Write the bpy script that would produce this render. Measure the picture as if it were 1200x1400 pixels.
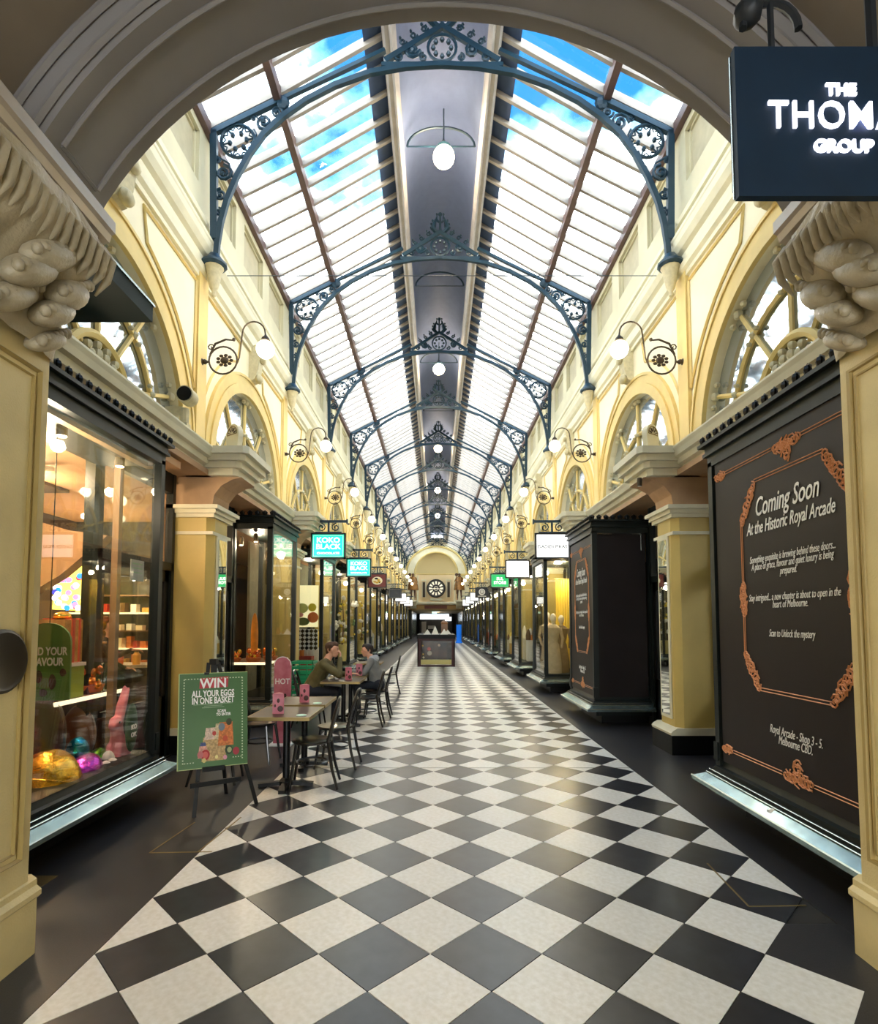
import bpy, bmesh, math, random
from math import sin, cos, pi, radians, sqrt, atan2
from mathutils import Vector, Matrix, Euler

# ------------------------------------------------------------------ camera, world, exposure
scene = bpy.context.scene
C = scene.collection
for o in list(bpy.data.objects): bpy.data.objects.remove(o)
cd = bpy.data.cameras.new('camera'); cam = bpy.data.objects.new('camera', cd); C.objects.link(cam)
cd.sensor_fit = 'HORIZONTAL'; cd.sensor_width = 36; cd.lens = 746/1200*36
cd.shift_x = 3.5/1200; cd.shift_y = 108.5/1200; cd.clip_start = .05; cd.clip_end = 400
cam.location = (0, 0, 1.65); cam.rotation_euler = (radians(90+3.3), 0, 0)
scene.camera = cam
vs = scene.view_settings; vs.view_transform = 'Standard'; vs.look = 'None'; vs.gamma = 1; vs.use_curve_mapping = False
vs.exposure = 1.74
SKY = 1.0
w = bpy.data.worlds.new('world'); scene.world = w; w.use_nodes = True
nt = w.node_tree; nt.nodes.clear()
def N(t, k, **kw):
    n = t.nodes.new(k)
    for a, b in kw.items(): setattr(n, a, b)
    return n
tc = N(nt, 'ShaderNodeTexCoord'); mp = N(nt, 'ShaderNodeMapping'); mp.inputs['Scale'].default_value = (1.6, 1.6, 2.6); mp.inputs['Location'].default_value = (.35, .2, .1)
nz = N(nt, 'ShaderNodeTexNoise'); nz.inputs['Scale'].default_value = 1.5; nz.inputs['Detail'].default_value = 7; nz.inputs['Roughness'].default_value = .58
cr = N(nt, 'ShaderNodeValToRGB')
cr.color_ramp.elements[0].position = .455; cr.color_ramp.elements[0].color = (.02, .14, .36, 1)
cr.color_ramp.elements[1].position = .60; cr.color_ramp.elements[1].color = (3.1, 3.25, 3.3, 1)
e = cr.color_ramp.elements.new(.51); e.color = (.22, .5, .75, 1)
bg = N(nt, 'ShaderNodeBackground'); bg.inputs['Strength'].default_value = SKY*1.15
ow = N(nt, 'ShaderNodeOutputWorld')
nt.links.new(tc.outputs['Generated'], mp.inputs['Vector']); nt.links.new(mp.outputs['Vector'], nz.inputs['Vector'])
sx_ = N(nt, 'ShaderNodeSeparateXYZ'); nt.links.new(tc.outputs['Generated'], sx_.inputs[0])
m1 = N(nt, 'ShaderNodeMath', operation='MULTIPLY_ADD'); m1.inputs[1].default_value = -.9; m1.inputs[2].default_value = .57; nt.links.new(sx_.outputs['Z'], m1.inputs[0])
m2 = N(nt, 'ShaderNodeMath', operation='MAXIMUM'); m2.inputs[1].default_value = -.05; nt.links.new(m1.outputs[0], m2.inputs[0])
m3 = N(nt, 'ShaderNodeMath', operation='ADD'); nt.links.new(m2.outputs[0], m3.inputs[0]); nt.links.new(nz.outputs['Fac'], m3.inputs[1])
nt.links.new(m3.outputs[0], cr.inputs['Fac']); nt.links.new(cr.outputs['Color'], bg.inputs['Color']); nt.links.new(bg.outputs['Background'], ow.inputs['Surface'])

LAMP = 1.0      # master for the warm lamps
XC = .08
S = 4.05
Y1 = 7.2
def TY(k): return Y1+S*k
NB = 12         # last truss index, against the end wall
YE = TY(NB)
ORD = ['nearest', 'second', 'third', 'fourth', 'fifth', 'sixth', 'seventh', 'eighth', 'ninth', 'tenth', 'eleventh', 'twelfth', 'thirteenth', 'farthest']
random.seed(7)

# ------------------------------------------------------------------ materials
def lin(c):
    return tuple(((x/255)/12.92 if x/255 <= .04045 else ((x/255+.055)/1.055)**2.4) for x in c)+(1,)
MATS = {}
def mat(name, rgb, rough=.6, metal=0, emit=0, ecol=None, var=.0, vscale=6, bump=0, bscale=40, coat=0, rnd=0, spec=None, rgb2=None):
    if name in MATS: return MATS[name]
    m = bpy.data.materials.new(name); m.use_nodes = True; t = m.node_tree; p = t.nodes['Principled BSDF']
    base = lin(rgb); p.inputs['Base Color'].default_value = base
    p.inputs['Roughness'].default_value = rough; p.inputs['Metallic'].default_value = metal
    if spec is not None: p.inputs['Specular IOR Level'].default_value = spec
    if coat: p.inputs['Coat Weight'].default_value = coat; p.inputs['Coat Roughness'].default_value = .08
    last = None
    if var or rgb2:
        tx = N(t, 'ShaderNodeTexCoord'); nn = N(t, 'ShaderNodeTexNoise'); nn.inputs['Scale'].default_value = vscale; nn.inputs['Detail'].default_value = 5
        t.links.new(tx.outputs['Object'], nn.inputs['Vector'])
        r = N(t, 'ShaderNodeValToRGB')
        b2 = lin(rgb2) if rgb2 else None
        r.color_ramp.elements[0].position = .35; r.color_ramp.elements[1].position = .65
        r.color_ramp.elements[0].color = b2 if b2 else tuple(x*(1-var) for x in base[:3])+(1,)
        r.color_ramp.elements[1].color = base if b2 else tuple(min(1, x*(1+var*.6)) for x in base[:3])+(1,)
        t.links.new(nn.outputs['Fac'], r.inputs['Fac']); last = r.outputs['Color']
    if rnd:
        oi = N(t, 'ShaderNodeObjectInfo'); mr = N(t, 'ShaderNodeMapRange'); mr.inputs['To Min'].default_value = 1-rnd; mr.inputs['To Max'].default_value = 1.0
        t.links.new(oi.outputs['Random'], mr.inputs['Value'])
        mx = N(t, 'ShaderNodeMix', data_type='RGBA', blend_type='MULTIPLY'); mx.inputs['Factor'].default_value = 1
        if last: t.links.new(last, mx.inputs['A'])
        else: mx.inputs['A'].default_value = base
        t.links.new(mr.outputs['Result'], mx.inputs['B']); last = mx.outputs['Result']
    if last: t.links.new(last, p.inputs['Base Color'])
    if emit:
        p.inputs['Emission Color'].default_value = lin(ecol or rgb); p.inputs['Emission Strength'].default_value = emit
    if bump:
        tx = N(t, 'ShaderNodeTexCoord'); n2 = N(t, 'ShaderNodeTexNoise'); n2.inputs['Scale'].default_value = bscale; n2.inputs['Detail'].default_value = 4
        t.links.new(tx.outputs['Object'], n2.inputs['Vector'])
        b = N(t, 'ShaderNodeBump'); b.inputs['Strength'].default_value = bump; b.inputs['Distance'].default_value = .02
        t.links.new(n2.outputs['Fac'], b.inputs['Height']); t.links.new(b.outputs['Normal'], p.inputs['Normal'])
    MATS[name] = m; return m
def glass(name, tint, gl=.0, rough=.02, ior=1.5):
    if name in MATS: return MATS[name]
    m = bpy.data.materials.new(name); m.use_nodes = True; t = m.node_tree; t.nodes.clear()
    o = N(t, 'ShaderNodeOutputMaterial'); mx = N(t, 'ShaderNodeMixShader'); tr = N(t, 'ShaderNodeBsdfTransparent'); g = N(t, 'ShaderNodeBsdfGlossy')
    tr.inputs['Color'].default_value = tint; g.inputs['Roughness'].default_value = rough; g.inputs['Color'].default_value = (1, 1, 1, 1)
    f = N(t, 'ShaderNodeLayerWeight'); f.inputs['Blend'].default_value = .5
    pw = N(t, 'ShaderNodeMath', operation='POWER'); pw.inputs[1].default_value = 5; t.links.new(f.outputs['Facing'], pw.inputs[0])
    a = N(t, 'ShaderNodeMath', operation='MULTIPLY_ADD'); a.inputs[1].default_value = .9*ior; a.inputs[2].default_value = .02+gl
    t.links.new(pw.outputs[0], a.inputs[0]); t.links.new(a.outputs[0], mx.inputs['Fac']); t.links.new(tr.outputs[0], mx.inputs[1]); t.links.new(g.outputs[0], mx.inputs[2])
    t.links.new(mx.outputs[0], o.inputs['Surface'])
    MATS[name] = m; return m
cream = mat('cream_paint', (240, 231, 200), .55, var=.06, vscale=2)
cream2 = mat('pale_cornice_paint', (226, 220, 192), .45, var=.08, vscale=3)
yellow = mat('yellow_archivolt_paint', (226, 200, 128), .55, var=.08, vscale=3)
tan = mat('pilaster_ochre_paint', (205, 180, 104), .45, var=.06, vscale=3)
pierm = mat('entrance_pier_paint', (214, 194, 138), .5, var=.08, vscale=4, bump=.15, bscale=90)
fascia = mat('grey_cream_fascia', (206, 200, 170), .6, var=.07, vscale=2)
inset = mat('fascia_inset_paint', (186, 178, 150), .65, var=.08)
stone = mat('carved_stone_grey', (178, 166, 140), .38, var=.12, vscale=9, bump=.25, bscale=60)
leafm = mat('plaster_ornament', (206, 196, 160), .6, var=.12, vscale=20)
iron = mat('blue_green_iron', (28, 58, 76), .38, metal=.1, var=.1)
darkf = mat('dark_green_joinery', (20, 27, 25), .42, var=.15, spec=.3)
blackf = mat('black_joinery', (13, 14, 15), .4, spec=.3)
sillm = mat('zinc_sill', (165, 188, 188), .22, metal=.85, var=.2, vscale=9)
sillrim = mat('silver_rim', (178, 184, 178), .25, metal=.9)
purl = mat('brown_mauve_beam', (104, 80, 76), .5, var=.15)
barm = mat('grey_beige_glazing_bar', (160, 150, 140), .5, var=.1)
ridge = mat('ridge_vault_haze_blue', (110, 124, 160), .7, var=.05)  # bluish haze under the ridge is mixed into this colour
ridged = mat('ridge_slate_blue_board', (58, 76, 108), .7, var=.1)
ridgel = mat('ridge_moulding_paint', (186, 178, 172), .5, var=.1)
soff = mat('rosy_soffit_paint', (196, 160, 124), .7, var=.08)
asph = mat('dark_terrazzo', (46, 45, 48), .42, var=.25, vscale=160, bump=.05, bscale=200)
joint = mat('tile_joint', (40, 38, 36), .9)
whitet = mat('white_marble_tile', (247, 246, 241), .34, rgb2=(233, 231, 222), vscale=30, bump=.06, bscale=70, rnd=.14)
blackt = mat('charcoal_tile', (47, 49, 56), .3, var=.3, vscale=9, rnd=.3)
brass = mat('brass_strip', (150, 130, 86), .4, metal=.7)
roofglass = glass('roof_glass', (.95, .98, .99, 1), 0, .02, .35)
shopglass = glass('shop_glass', (.95, .96, .94, 1), .03, .01, .8)
archglass = mat('lunette_glass', (196, 204, 210), .05, metal=.85, bump=.05, bscale=1.5)
mirror = mat('mirror_glass', (225, 228, 222), .02, metal=1)
globe = mat('lamp_globe', (255, 244, 214), .3, emit=5.5*LAMP, ecol=(255, 236, 196))
pglobe = mat('pendant_globe', (255, 232, 196), .3, emit=16*LAMP, ecol=(255, 226, 176))
whitep = mat('white_letter', (240, 240, 235), .5)
bronze = mat('bronze_lamp_iron', (70, 58, 44), .45, metal=.4, var=.2)

# ------------------------------------------------------------------ mesh builder
class MB:
    def __init__(s): s.v = []; s.f = []; s.mi = []; s.cur = 0
    def quad(s, *ps):
        b = len(s.v); s.v += [tuple(p) for p in ps]; s.f.append(tuple(range(b, b+len(ps)))); s.mi.append(s.cur)
    def box(s, x0, x1, y0, y1, z0, z1):
        if x0 > x1: x0, x1 = x1, x0
        if y0 > y1: y0, y1 = y1, y0
        if z0 > z1: z0, z1 = z1, z0
        b = len(s.v)
        s.v += [(x0, y0, z0), (x1, y0, z0), (x1, y1, z0), (x0, y1, z0), (x0, y0, z1), (x1, y0, z1), (x1, y1, z1), (x0, y1, z1)]
        for q in ((0, 3, 2, 1), (4, 5, 6, 7), (0, 1, 5, 4), (1, 2, 6, 5), (2, 3, 7, 6), (3, 0, 4, 7)):
            s.f.append(tuple(b+i for i in q)); s.mi.append(s.cur)
        return s
    def prism(s, pts, fn, a, b):
        """polygon pts (p,q) mapped by fn(p,q,t) at t=a and t=b"""
        n = len(pts); k = len(s.v)
        s.v += [tuple(fn(p, q, a)) for p, q in pts]+[tuple(fn(p, q, b)) for p, q in pts]
        s.f.append(tuple(k+i for i in range(n))); s.f.append(tuple(k+n+i for i in reversed(range(n)))); s.mi += [s.cur]*2
        for i in range(n):
            j = (i+1) % n; s.f.append((k+j, k+i, k+n+i, k+n+j)); s.mi.append(s.cur)
        return s
    def beam(s, a, b, wd, ht, up=(0, 0, 1)):
        a = Vector(a); b = Vector(b); d = (b-a).normalized(); u = Vector(up); sd = d.cross(u)
        if sd.length < 1e-5: sd = d.cross(Vector((1, 0, 0)))
        sd.normalize(); u = sd.cross(d); sd = sd*wd/2; u = u*ht/2; k = len(s.v)
        for p in (a, b): s.v += [tuple(p-sd-u), tuple(p+sd-u), tuple(p+sd+u), tuple(p-sd+u)]
        for q in ((0, 1, 2, 3), (7, 6, 5, 4), (0, 4, 5, 1), (1, 5, 6, 2), (2, 6, 7, 3), (3, 7, 4, 0)):
            s.f.append(tuple(k+i for i in q)); s.mi.append(s.cur)
        return s
    def tube(s, pts, r, n=6, cap=True, closed=False, flat=1.0):
        pts = [Vector(p) for p in pts]; m = len(pts); rr = r if isinstance(r, (list, tuple)) else [r]*m
        k = len(s.v); ref = None
        for i, p in enumerate(pts):
            if closed: d = pts[(i+1) % m]-pts[i-1]
            else: d = pts[min(i+1, m-1)]-pts[max(i-1, 0)]
            if d.length < 1e-9: d = Vector((0, 0, 1))
            d.normalize()
            if ref is None:
                ref = d.cross(Vector((0, 1, 0)))
                if ref.length < .2: ref = d.cross(Vector((1, 0, 0)))
            ref = (ref-d*ref.dot(d)); ref.normalize(); bn = d.cross(ref)
            for j in range(n):
                a = 2*pi*j/n; s.v.append(tuple(p+(ref*cos(a)+bn*sin(a)*flat)*rr[i]))
        for i in range(m if closed else m-1):
            i2 = (i+1) % m
            for j in range(n):
                j2 = (j+1) % n; s.f.append((k+i*n+j, k+i*n+j2, k+i2*n+j2, k+i2*n+j)); s.mi.append(s.cur)
        if cap and not closed:
            s.f.append(tuple(k+j for j in reversed(range(n)))); s.f.append(tuple(k+(m-1)*n+j for j in range(n))); s.mi += [s.cur]*2
        return s
    def lathe(s, prof, c=(0, 0, 0), n=16, axis='z', sc=(1, 1)):
        k = len(s.v); m = len(prof)
        for r, z in prof:
            for j in range(n):
                a = 2*pi*j/n; x = r*cos(a)*sc[0]; y = r*sin(a)*sc[1]
                if axis == 'z': p = (x, y, z)
                elif axis == 'x': p = (z, x, y)
                else: p = (x, z, y)
                s.v.append((c[0]+p[0], c[1]+p[1], c[2]+p[2]))
        for i in range(m-1):
            for j in range(n):
                j2 = (j+1) % n; s.f.append((k+i*n+j, k+i*n+j2, k+(i+1)*n+j2, k+(i+1)*n+j)); s.mi.append(s.cur)
        s.f.append(tuple(k+j for j in reversed(range(n)))); s.f.append(tuple(k+(m-1)*n+j for j in range(n))); s.mi += [s.cur]*2
        return s
    def ball(s, c, r, n=12, m=8, M=None, egg=0):
        if not isinstance(r, (tuple, list)): r = (r, r, r)
        k = len(s.v); c = Vector(c)
        for i in range(m+1):
            t = pi*i/m
            for j in range(n):
                a = 2*pi*j/n; zz = -cos(t); q = sin(t)*(1-egg*zz)
                p = Vector((q*cos(a)*r[0], q*sin(a)*r[1], zz*r[2]))
                if M: p = M @ p
                s.v.append(tuple(c+p))
        for i in range(m):
            for j in range(n):
                j2 = (j+1) % n; s.f.append((k+i*n+j, k+i*n+j2, k+(i+1)*n+j2, k+(i+1)*n+j)); s.mi.append(s.cur)
        return s
    def build(s, name, m, parent=None, smooth=False, local=False, angle=35):
        off = Vector((0, 0, 0))
        if parent is not None and not local:
            q = parent
            while q is not None: off += q.location; q = q.parent
        me = bpy.data.meshes.new(name)
        me.from_pydata([(x-off.x, y-off.y, z-off.z) for x, y, z in s.v], [], s.f)
        for mm in (m if isinstance(m, (list, tuple)) else [m]): me.materials.append(mm)
        if any(s.mi): me.polygons.foreach_set('material_index', s.mi)
        if smooth:
            bm = bmesh.new(); bm.from_mesh(me); bmesh.ops.remove_doubles(bm, verts=bm.verts, dist=1e-5); bm.to_mesh(me); bm.free()
            me.polygons.foreach_set('use_smooth', [True]*len(me.polygons)); me.set_sharp_from_angle(angle=radians(angle))
        me.update()
        o = bpy.data.objects.new(name, me); C.objects.link(o)
        if parent is not None: o.parent = parent
        return o
def tag(o, label=None, cat=None, group=None, kind=None):
    if label: o['label'] = label
    if cat: o['category'] = cat
    if group: o['group'] = group
    if kind: o['kind'] = kind
    return o
def thing(name, label, cat, loc=(0, 0, 0), rz=0, group=None):
    o = bpy.data.objects.new(name, None); C.objects.link(o); o.location = loc; o.rotation_euler = (0, 0, rz); o.empty_display_size = .1
    return tag(o, label, cat, group)
def struct(name, loc=(0, 0, 0)):
    o = bpy.data.objects.new(name, None); C.objects.link(o); o.location = loc; o['kind'] = 'structure'; return o
def dup(root, loc=None, rz=None, label=None, group=None, parent=None):
    c = root.copy(); C.objects.link(c)
    if parent is not None: c.parent = parent
    if loc is not None: c.location = loc
    if rz is not None: c.rotation_euler = (0, 0, rz)
    if label: c['label'] = label
    if group: c['group'] = group
    for ch in list(root.children): dup(ch, parent=c)
    return c
def inst(src, name, loc, parent, rot=None):
    o = bpy.data.objects.new(name, src.data if hasattr(src, 'data') else src); C.objects.link(o); o.parent = parent; o.location = loc
    if rot: o.rotation_euler = rot
    return o
def light(name, kind, loc, power, color, parent=None, size=.1, rot=None):
    l = bpy.data.lights.new(name, kind); l.energy = power; l.color = color
    if kind == 'POINT': l.shadow_soft_size = size
    if kind == 'AREA': l.shape = 'RECTANGLE'; l.size = size[0]; l.size_y = size[1]
    o = bpy.data.objects.new(name, l); C.objects.link(o)
    off = Vector((0, 0, 0)); q = parent
    while q is not None: off += q.location; q = q.parent
    o.location = Vector(loc)-off
    if rot: o.rotation_euler = rot
    if parent is not None: o.parent = parent
    return o
WARM = (1, .82, .58)
FONT = {}
def text(name, body, M, size, m, parent, shear=0, offset=0, extrude=.002, align='CENTER', sx=1, space=1.0, local=False):
    """M: matrix of the text frame in world coordinates"""
    cu = bpy.data.curves.new('t', 'FONT'); cu.body = body; cu.size = size; cu.shear = shear; cu.offset = offset; cu.extrude = extrude
    cu.align_x = align; cu.align_y = 'CENTER'; cu.resolution_u = 3; cu.space_character = space
    o = bpy.data.objects.new('t', cu); C.objects.link(o)
    dg = bpy.context.evaluated_depsgraph_get(); me = bpy.data.meshes.new_from_object(o.evaluated_get(dg))
    bpy.data.objects.remove(o); bpy.data.curves.remove(cu)
    off = Vector((0, 0, 0)); q = parent
    while q is not None and not local: off += q.location; q = q.parent
    me.transform(Matrix.Translation(-off) @ M @ Matrix.Diagonal((sx, 1, 1, 1)))
    me.materials.clear(); me.materials.append(m)
    r = bpy.data.objects.new(name, me); C.objects.link(r); r.parent = parent; return r
def frame(o, x, y):
    x = Vector(x).normalized(); y = Vector(y); y = (y-x*y.dot(x)).normalized(); z = x.cross(y)
    return Matrix(((x.x, y.x, z.x, o[0]), (x.y, y.y, z.y, o[1]), (x.z, y.z, z.z, o[2]), (0, 0, 0, 1)))
def X(s, wv): return XC+s*wv
def pp(s): return lambda p, q, t: (X(s, p), t, q)      # profile (w,z) run along Y
def arc(c, r, a0, a1, n, plane='xz', d=0):
    out = []
    for i in range(n+1):
        a = a0+(a1-a0)*i/n
        if plane == 'xz': out.append((c[0]+r*cos(a), d, c[1]+r*sin(a)))
        else: out.append((d, c[0]+r*cos(a), c[1]+r*sin(a)))
    return out
def spiral(cx, cz, r, a0, turns, y=0, n=14):
    return [(cx+r*(1-.8*i/n)*cos(a0+turns*2*pi*i/n), y, cz+r*(1-.8*i/n)*sin(a0+turns*2*pi*i/n)) for i in range(n+1)]

# ------------------------------------------------------------------ floor
floor = struct('floor')
b = MB(); b.box(-7, 7, -12, 76, -.25, -.008); b.build('slab', joint, floor)
D = .558; X0 = -.031; Y0 = 2.825
XL = X0-3*D; XR = X0+4*D
b = MB(); b.box(-6.5, XL-.004, -12, 76, -.008, 0); b.build('side_strip', asph, floor)
b = MB(); b.box(XR+.004, 6.5, -12, 76, -.008, 0); b.build('side_strip', asph, floor)
g = .0035
def poly_tile(pts, name):
    m = MB(); m.prism(pts, lambda p, q, t: (p, q, t), 0.0, -.0085); o = m.build(name, whitet, None); me = o.data; bpy.data.objects.remove(o); return me
hd = D/2-g
TM = {}
for col, mm in (('w', whitet), ('b', blackt)):
    for sh, pts in (('full', [(-hd, 0), (0, -hd), (hd, 0), (0, hd)]), ('lefthalf', [(0, -hd), (hd, 0), (0, hd)]), ('righthalf', [(0, -hd), (0, hd), (-hd, 0)])):
        me = poly_tile(pts, 'tile'); me.materials[0] = mm; TM[col, sh] = me
allt = []
for n in range(-20, 128):
    for m in range(-4, 5):
        for col, cx, cy in (('w', X0+m*D, Y0+(n+.5)*D), ('b', X0+(m+.5)*D, Y0+n*D)):
            if cx-D/2 < XL-D/2-.01 or cx+D/2 > XR+D/2+.01: continue
            sh = 'full'
            if abs(cx-XL) < .01: sh = 'lefthalf'
            elif abs(cx-XR) < .01: sh = 'righthalf'
            elif cx < XL or cx > XR: continue
            if cy < 3.2 and cx > X0+3.4*D: continue
            if cy < 3.2 and sh == 'righthalf': continue
            allt.append((cy, cx, col, sh))
allt.sort()
vis = [t for t in allt if t[0] > 1.7]
one = vis[:300]; rest = [t for t in allt if t[0] <= 1.7]+vis[300:]
for cy, cx, col, sh in one:
    o = bpy.data.objects.new('tile', TM[col, sh]); C.objects.link(o); o.parent = floor; o.location = (cx, cy, random.uniform(-.0006, .0004))
fb = {'w': MB(), 'b': MB()}
for cy, cx, col, sh in rest:
    me = TM[col, sh]; k = len(fb[col].v)
    fb[col].v += [(v.co.x+cx, v.co.y+cy, v.co.z) for v in me.vertices]
    for p in me.polygons: fb[col].f.append(tuple(k+i for i in p.vertices)); fb[col].mi.append(0)
for col, mm in (('w', whitet), ('b', blackt)): tag(fb[col].build('far_tiles', mm, floor), kind='stuff')
b = MB()       # dark filling where the checker pattern steps in near the entrance
b.box(X0+3*D, XR+.004, -12, 3.1, -.008, -.0012); b.build('entrance_infill', asph, floor)
b = MB()
def bstrip(p, q): b.beam((p[0], p[1], .0008), (q[0], q[1], .0008), .011, .003)
bstrip((-2.06, 4.02), (-2.0, 4.62)); bstrip((-2.06, 4.02), (-1.62, 4.04)); bstrip((-1.72, 4.04), (-1.66, 4.74))
bstrip((1.86, 3.85), (1.82, 3.28)); bstrip((1.82, 3.28), (2.16, 3.29))
b.build('brass_inlay', brass, floor)
b = MB(); b.box(-3.0, -2.47, 3.39, 3.66, 0, .004); b.build('brass_threshold', brass, floor)
b = MB(); b.box(XL, XR, 6.32, 6.33, -.002, .0009); b.build('expansion_joint', mat('joint_grey', (120, 112, 96), .8), floor)

# ------------------------------------------------------------------ side walls with lunette openings
ZC, ZS = 3.84, 3.92
RO, RA = 1.56, 1.84      # glass opening, archivolt outside
W0 = 3.30
walls = {}
def ybays():
    return [(TY(k-1), TY(k)) for k in range(0, NB+1)]
for s, sn in ((-1, 'left'), (1, 'right')):
    wl = struct('wall_'+sn); walls[s] = wl
    for bi, (ya, yb) in enumerate(ybays()):
        yc = (ya+yb)/2; n = 24
        ya2 = max(ya, 2.6)
        b = MB(); P = []
        for i in range(n+1):
            a = pi*i/n; c_, s_ = cos(a), sin(a)
            inn = (yc+RO*c_, ZS+RO*s_)
            # project onto the bay rectangle
            t = min(((yb-yc)/c_ if c_ > 1e-6 else 9), ((ya-yc)/c_ if c_ < -1e-6 else 9), ((6.42-ZS)/s_ if s_ > 1e-6 else 9))
            P.append((inn, (yc+t*c_, ZS+t*s_)))
        # corners handled by inserting exact corner directions
        ca = atan2(6.42-ZS, yb-yc)
        Q = []
        for i in range(n+1):
            Q.append((pi*i/n,)+P[i])
        for a in (ca, pi-ca):
            Q.append((a, (yc+RO*cos(a), ZS+RO*sin(a)), (yb if a < pi/2 else ya, 6.42)))
        Q.sort(key=lambda q: q[0])
        x = X(s, W0)
        for i in range(len(Q)-1):
            _, i0, o0 = Q[i]; _, i1, o1 = Q[i+1]
            b.quad((x, i0[0], i0[1]), (x, o0[0], o0[1]), (x, o1[0], o1[1]), (x, i1[0], i1[1]))
            b.quad((x, i0[0], i0[1]), (x, i1[0], i1[1]), (X(s, W0+.3), i1[0], i1[1]), (X(s, W0+.3), i0[0], i0[1]))
        b.quad((x, ya, ZC-.3), (x, yb, ZC-.3), (x, yb, ZS), (x, ya, ZS))
        b.build('bay_wall', cream, wl)
        # archivolt: two stepped rings
        b = MB()
        for r0, r1, w1 in ((RO, RO+.15, .055), (RO+.15, RA, .03), (RA, RA+.04, .05)):
            m = 28
            for i in range(m):
                a0, a1 = pi*i/m, pi*(i+1)/m
                f = lambda r, a, w_: (X(s, W0-w_), yc+r*cos(a), ZS+r*sin(a))
                b.quad(f(r0, a0, w1), f(r1, a0, w1), f(r1, a1, w1), f(r0, a1, w1))
                b.quad(f(r1, a0, w1), f(r1, a0, 0), f(r1, a1, 0), f(r1, a1, w1))
                b.quad(f(r0, a0, w1), f(r0, a1, w1), f(r0, a1, 0), f(r0, a0, 0))
            for sg in (0, pi):
                b.quad(f(r0, sg, w1), f(r1, sg, w1), (X(s, W0-w1), yc+r1*cos(sg), ZC-.05), (X(s, W0-w1), yc+r0*cos(sg), ZC-.05))
        b.build('archivolt', yellow, wl)
        # raised spandrel mouldings
        b = MB()
        for sg in (-1, 1):
            ye = yc+sg*(S/2-.16); r = RA+.2; zt = 6.22; xx = X(s, W0-.012)
            a_top = math.asin(min(1, (zt-ZS)/r)) if (zt-ZS) < r else pi/2
            a0 = math.acos(min(1, (S/2-.16)/r)) if (S/2-.16) < r else .12
            pts = [(xx, yc+sg*r*cos(a0+(1.25-a0)*i/8), ZS+r*sin(a0+(1.25-a0)*i/8)) for i in range(9)]
            pts = [p for p in pts if p[2] < zt]+[(xx, yc+sg*.55, zt), (xx, ye, zt)]
            b.tube(pts, .022, 4, closed=True)
        b.build('spandrel_moulding', yellow, wl)
        # keystone console
        b = MB()
        b.prism([(0, 5.78), (.10, 5.82), (.16, 6.0), (.2, 6.3), (.2, 6.42), (0, 6.42)], lambda p, q, t: (X(s, W0-p), t, q), yc-.1, yc+.1)
        b.ball((X(s, W0-.15), yc, 5.86), (.07, .1, .08), 8, 6); b.ball((X(s, W0-.2), yc, 6.2), (.06, .12, .07), 8, 6)
        b.build('keystone', leafm, wl, smooth=True)
        # vertical strip over the pilaster
        b = MB(); b.box(X(s, W0), X(s, W0-.05), yb-.14, yb+.14, ZC, 6.4); b.build('pilaster_strip', yellow, wl)
    # cornices and fascia run the whole length
    ya, yb = 2.8, YE+.3
    b = MB(); b.prism([(W0+.1, 3.58), (3.05, 3.58), (3.03, 3.64), (2.98, 3.66), (2.96, 3.72), (2.92, 3.74), (2.90, 3.80), (2.88, 3.84), (2.88, 3.86), (3.2, 3.90), (W0+.1, 3.9)], pp(s), ya, yb); b.build('lower_cornice', cream2, wl)
    b = MB(); b.prism([(W0+.1, 6.30), (3.26, 6.30), (3.26, 6.36), (3.22, 6.40), (3.21, 6.48), (3.25, 6.5), (3.25, 6.62), (3.2, 6.66), (3.16, 6.74), (3.15, 6.82), (3.14, 6.84), (3.14, 6.88), (3.26, 6.93), (3.27, 7.06), (3.22, 7.08), (3.21, 7.14), (3.25, 7.18), (W0+.1, 7.2)], pp(s), ya, yb); b.build('upper_cornice', cream2, wl)
    b = MB(); b.box(X(s, W0+.12), X(s, W0+.2), ya, yb, 7.1, 8.55); b.build('fascia_inset', inset, wl)
    for k in range(-1, NB):
        b = MB(); y0 = TY(k); xa, xb = X(s, W0-.02), X(s, W0+.14)
        b.box(xa, xb, y0, y0+S, 7.15, 7.58); b.box(xa, xb, y0, y0+S, 8.3, 8.56)
        pit = S/3
        for j in range(4):
            yy = y0+j*pit; wd = .19
            b.box(xa, xb, max(y0, yy-wd), min(y0+S, yy+wd), 7.58, 8.3)
        for j in range(3):
            ya_ = y0+j*pit+.19; yb_ = y0+(j+1)*pit-.19
            for (p, q, r, t) in ((ya_, yb_, 7.58, 7.61), (ya_, yb_, 8.27, 8.3), (ya_, ya_+.03, 7.58, 8.3), (yb_-.03, yb_, 7.58, 8.3)):
                b.box(X(s, W0+.03), xb, p, q, r, t)
        b.build('fascia_frame', fascia, wl)
    b = MB(); b.box(X(s, 3.2), X(s, 3.34), 2.8, yb, 8.4, 8.56); b.build('eave_beam', purl, wl)
    # soffit; rear wall and roof added to seal the shops from sky light
    b = MB(); b.box(X(s, 2.99), X(s, 7), 2.8, yb, 3.53, 3.6); b.build('soffit', soff, wl)
    b = MB(); b.box(X(s, 3.5), X(s, 3.9), 2.8, yb+16, 3.55, 7.2); b.build('backing', inset, wl)
    b = MB(); b.box(X(s, 3.36), X(s, 3.6), 2.8, yb, 7.0, 8.6); b.build('parapet', inset, wl)
    b = MB(); b.box(X(s, 6.4), X(s, 6.6), -3, 76, 0, 3.6); b.build('shop_rear_wall', mat('shop_rear_paint', (70, 56, 44), .8), wl)
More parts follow.
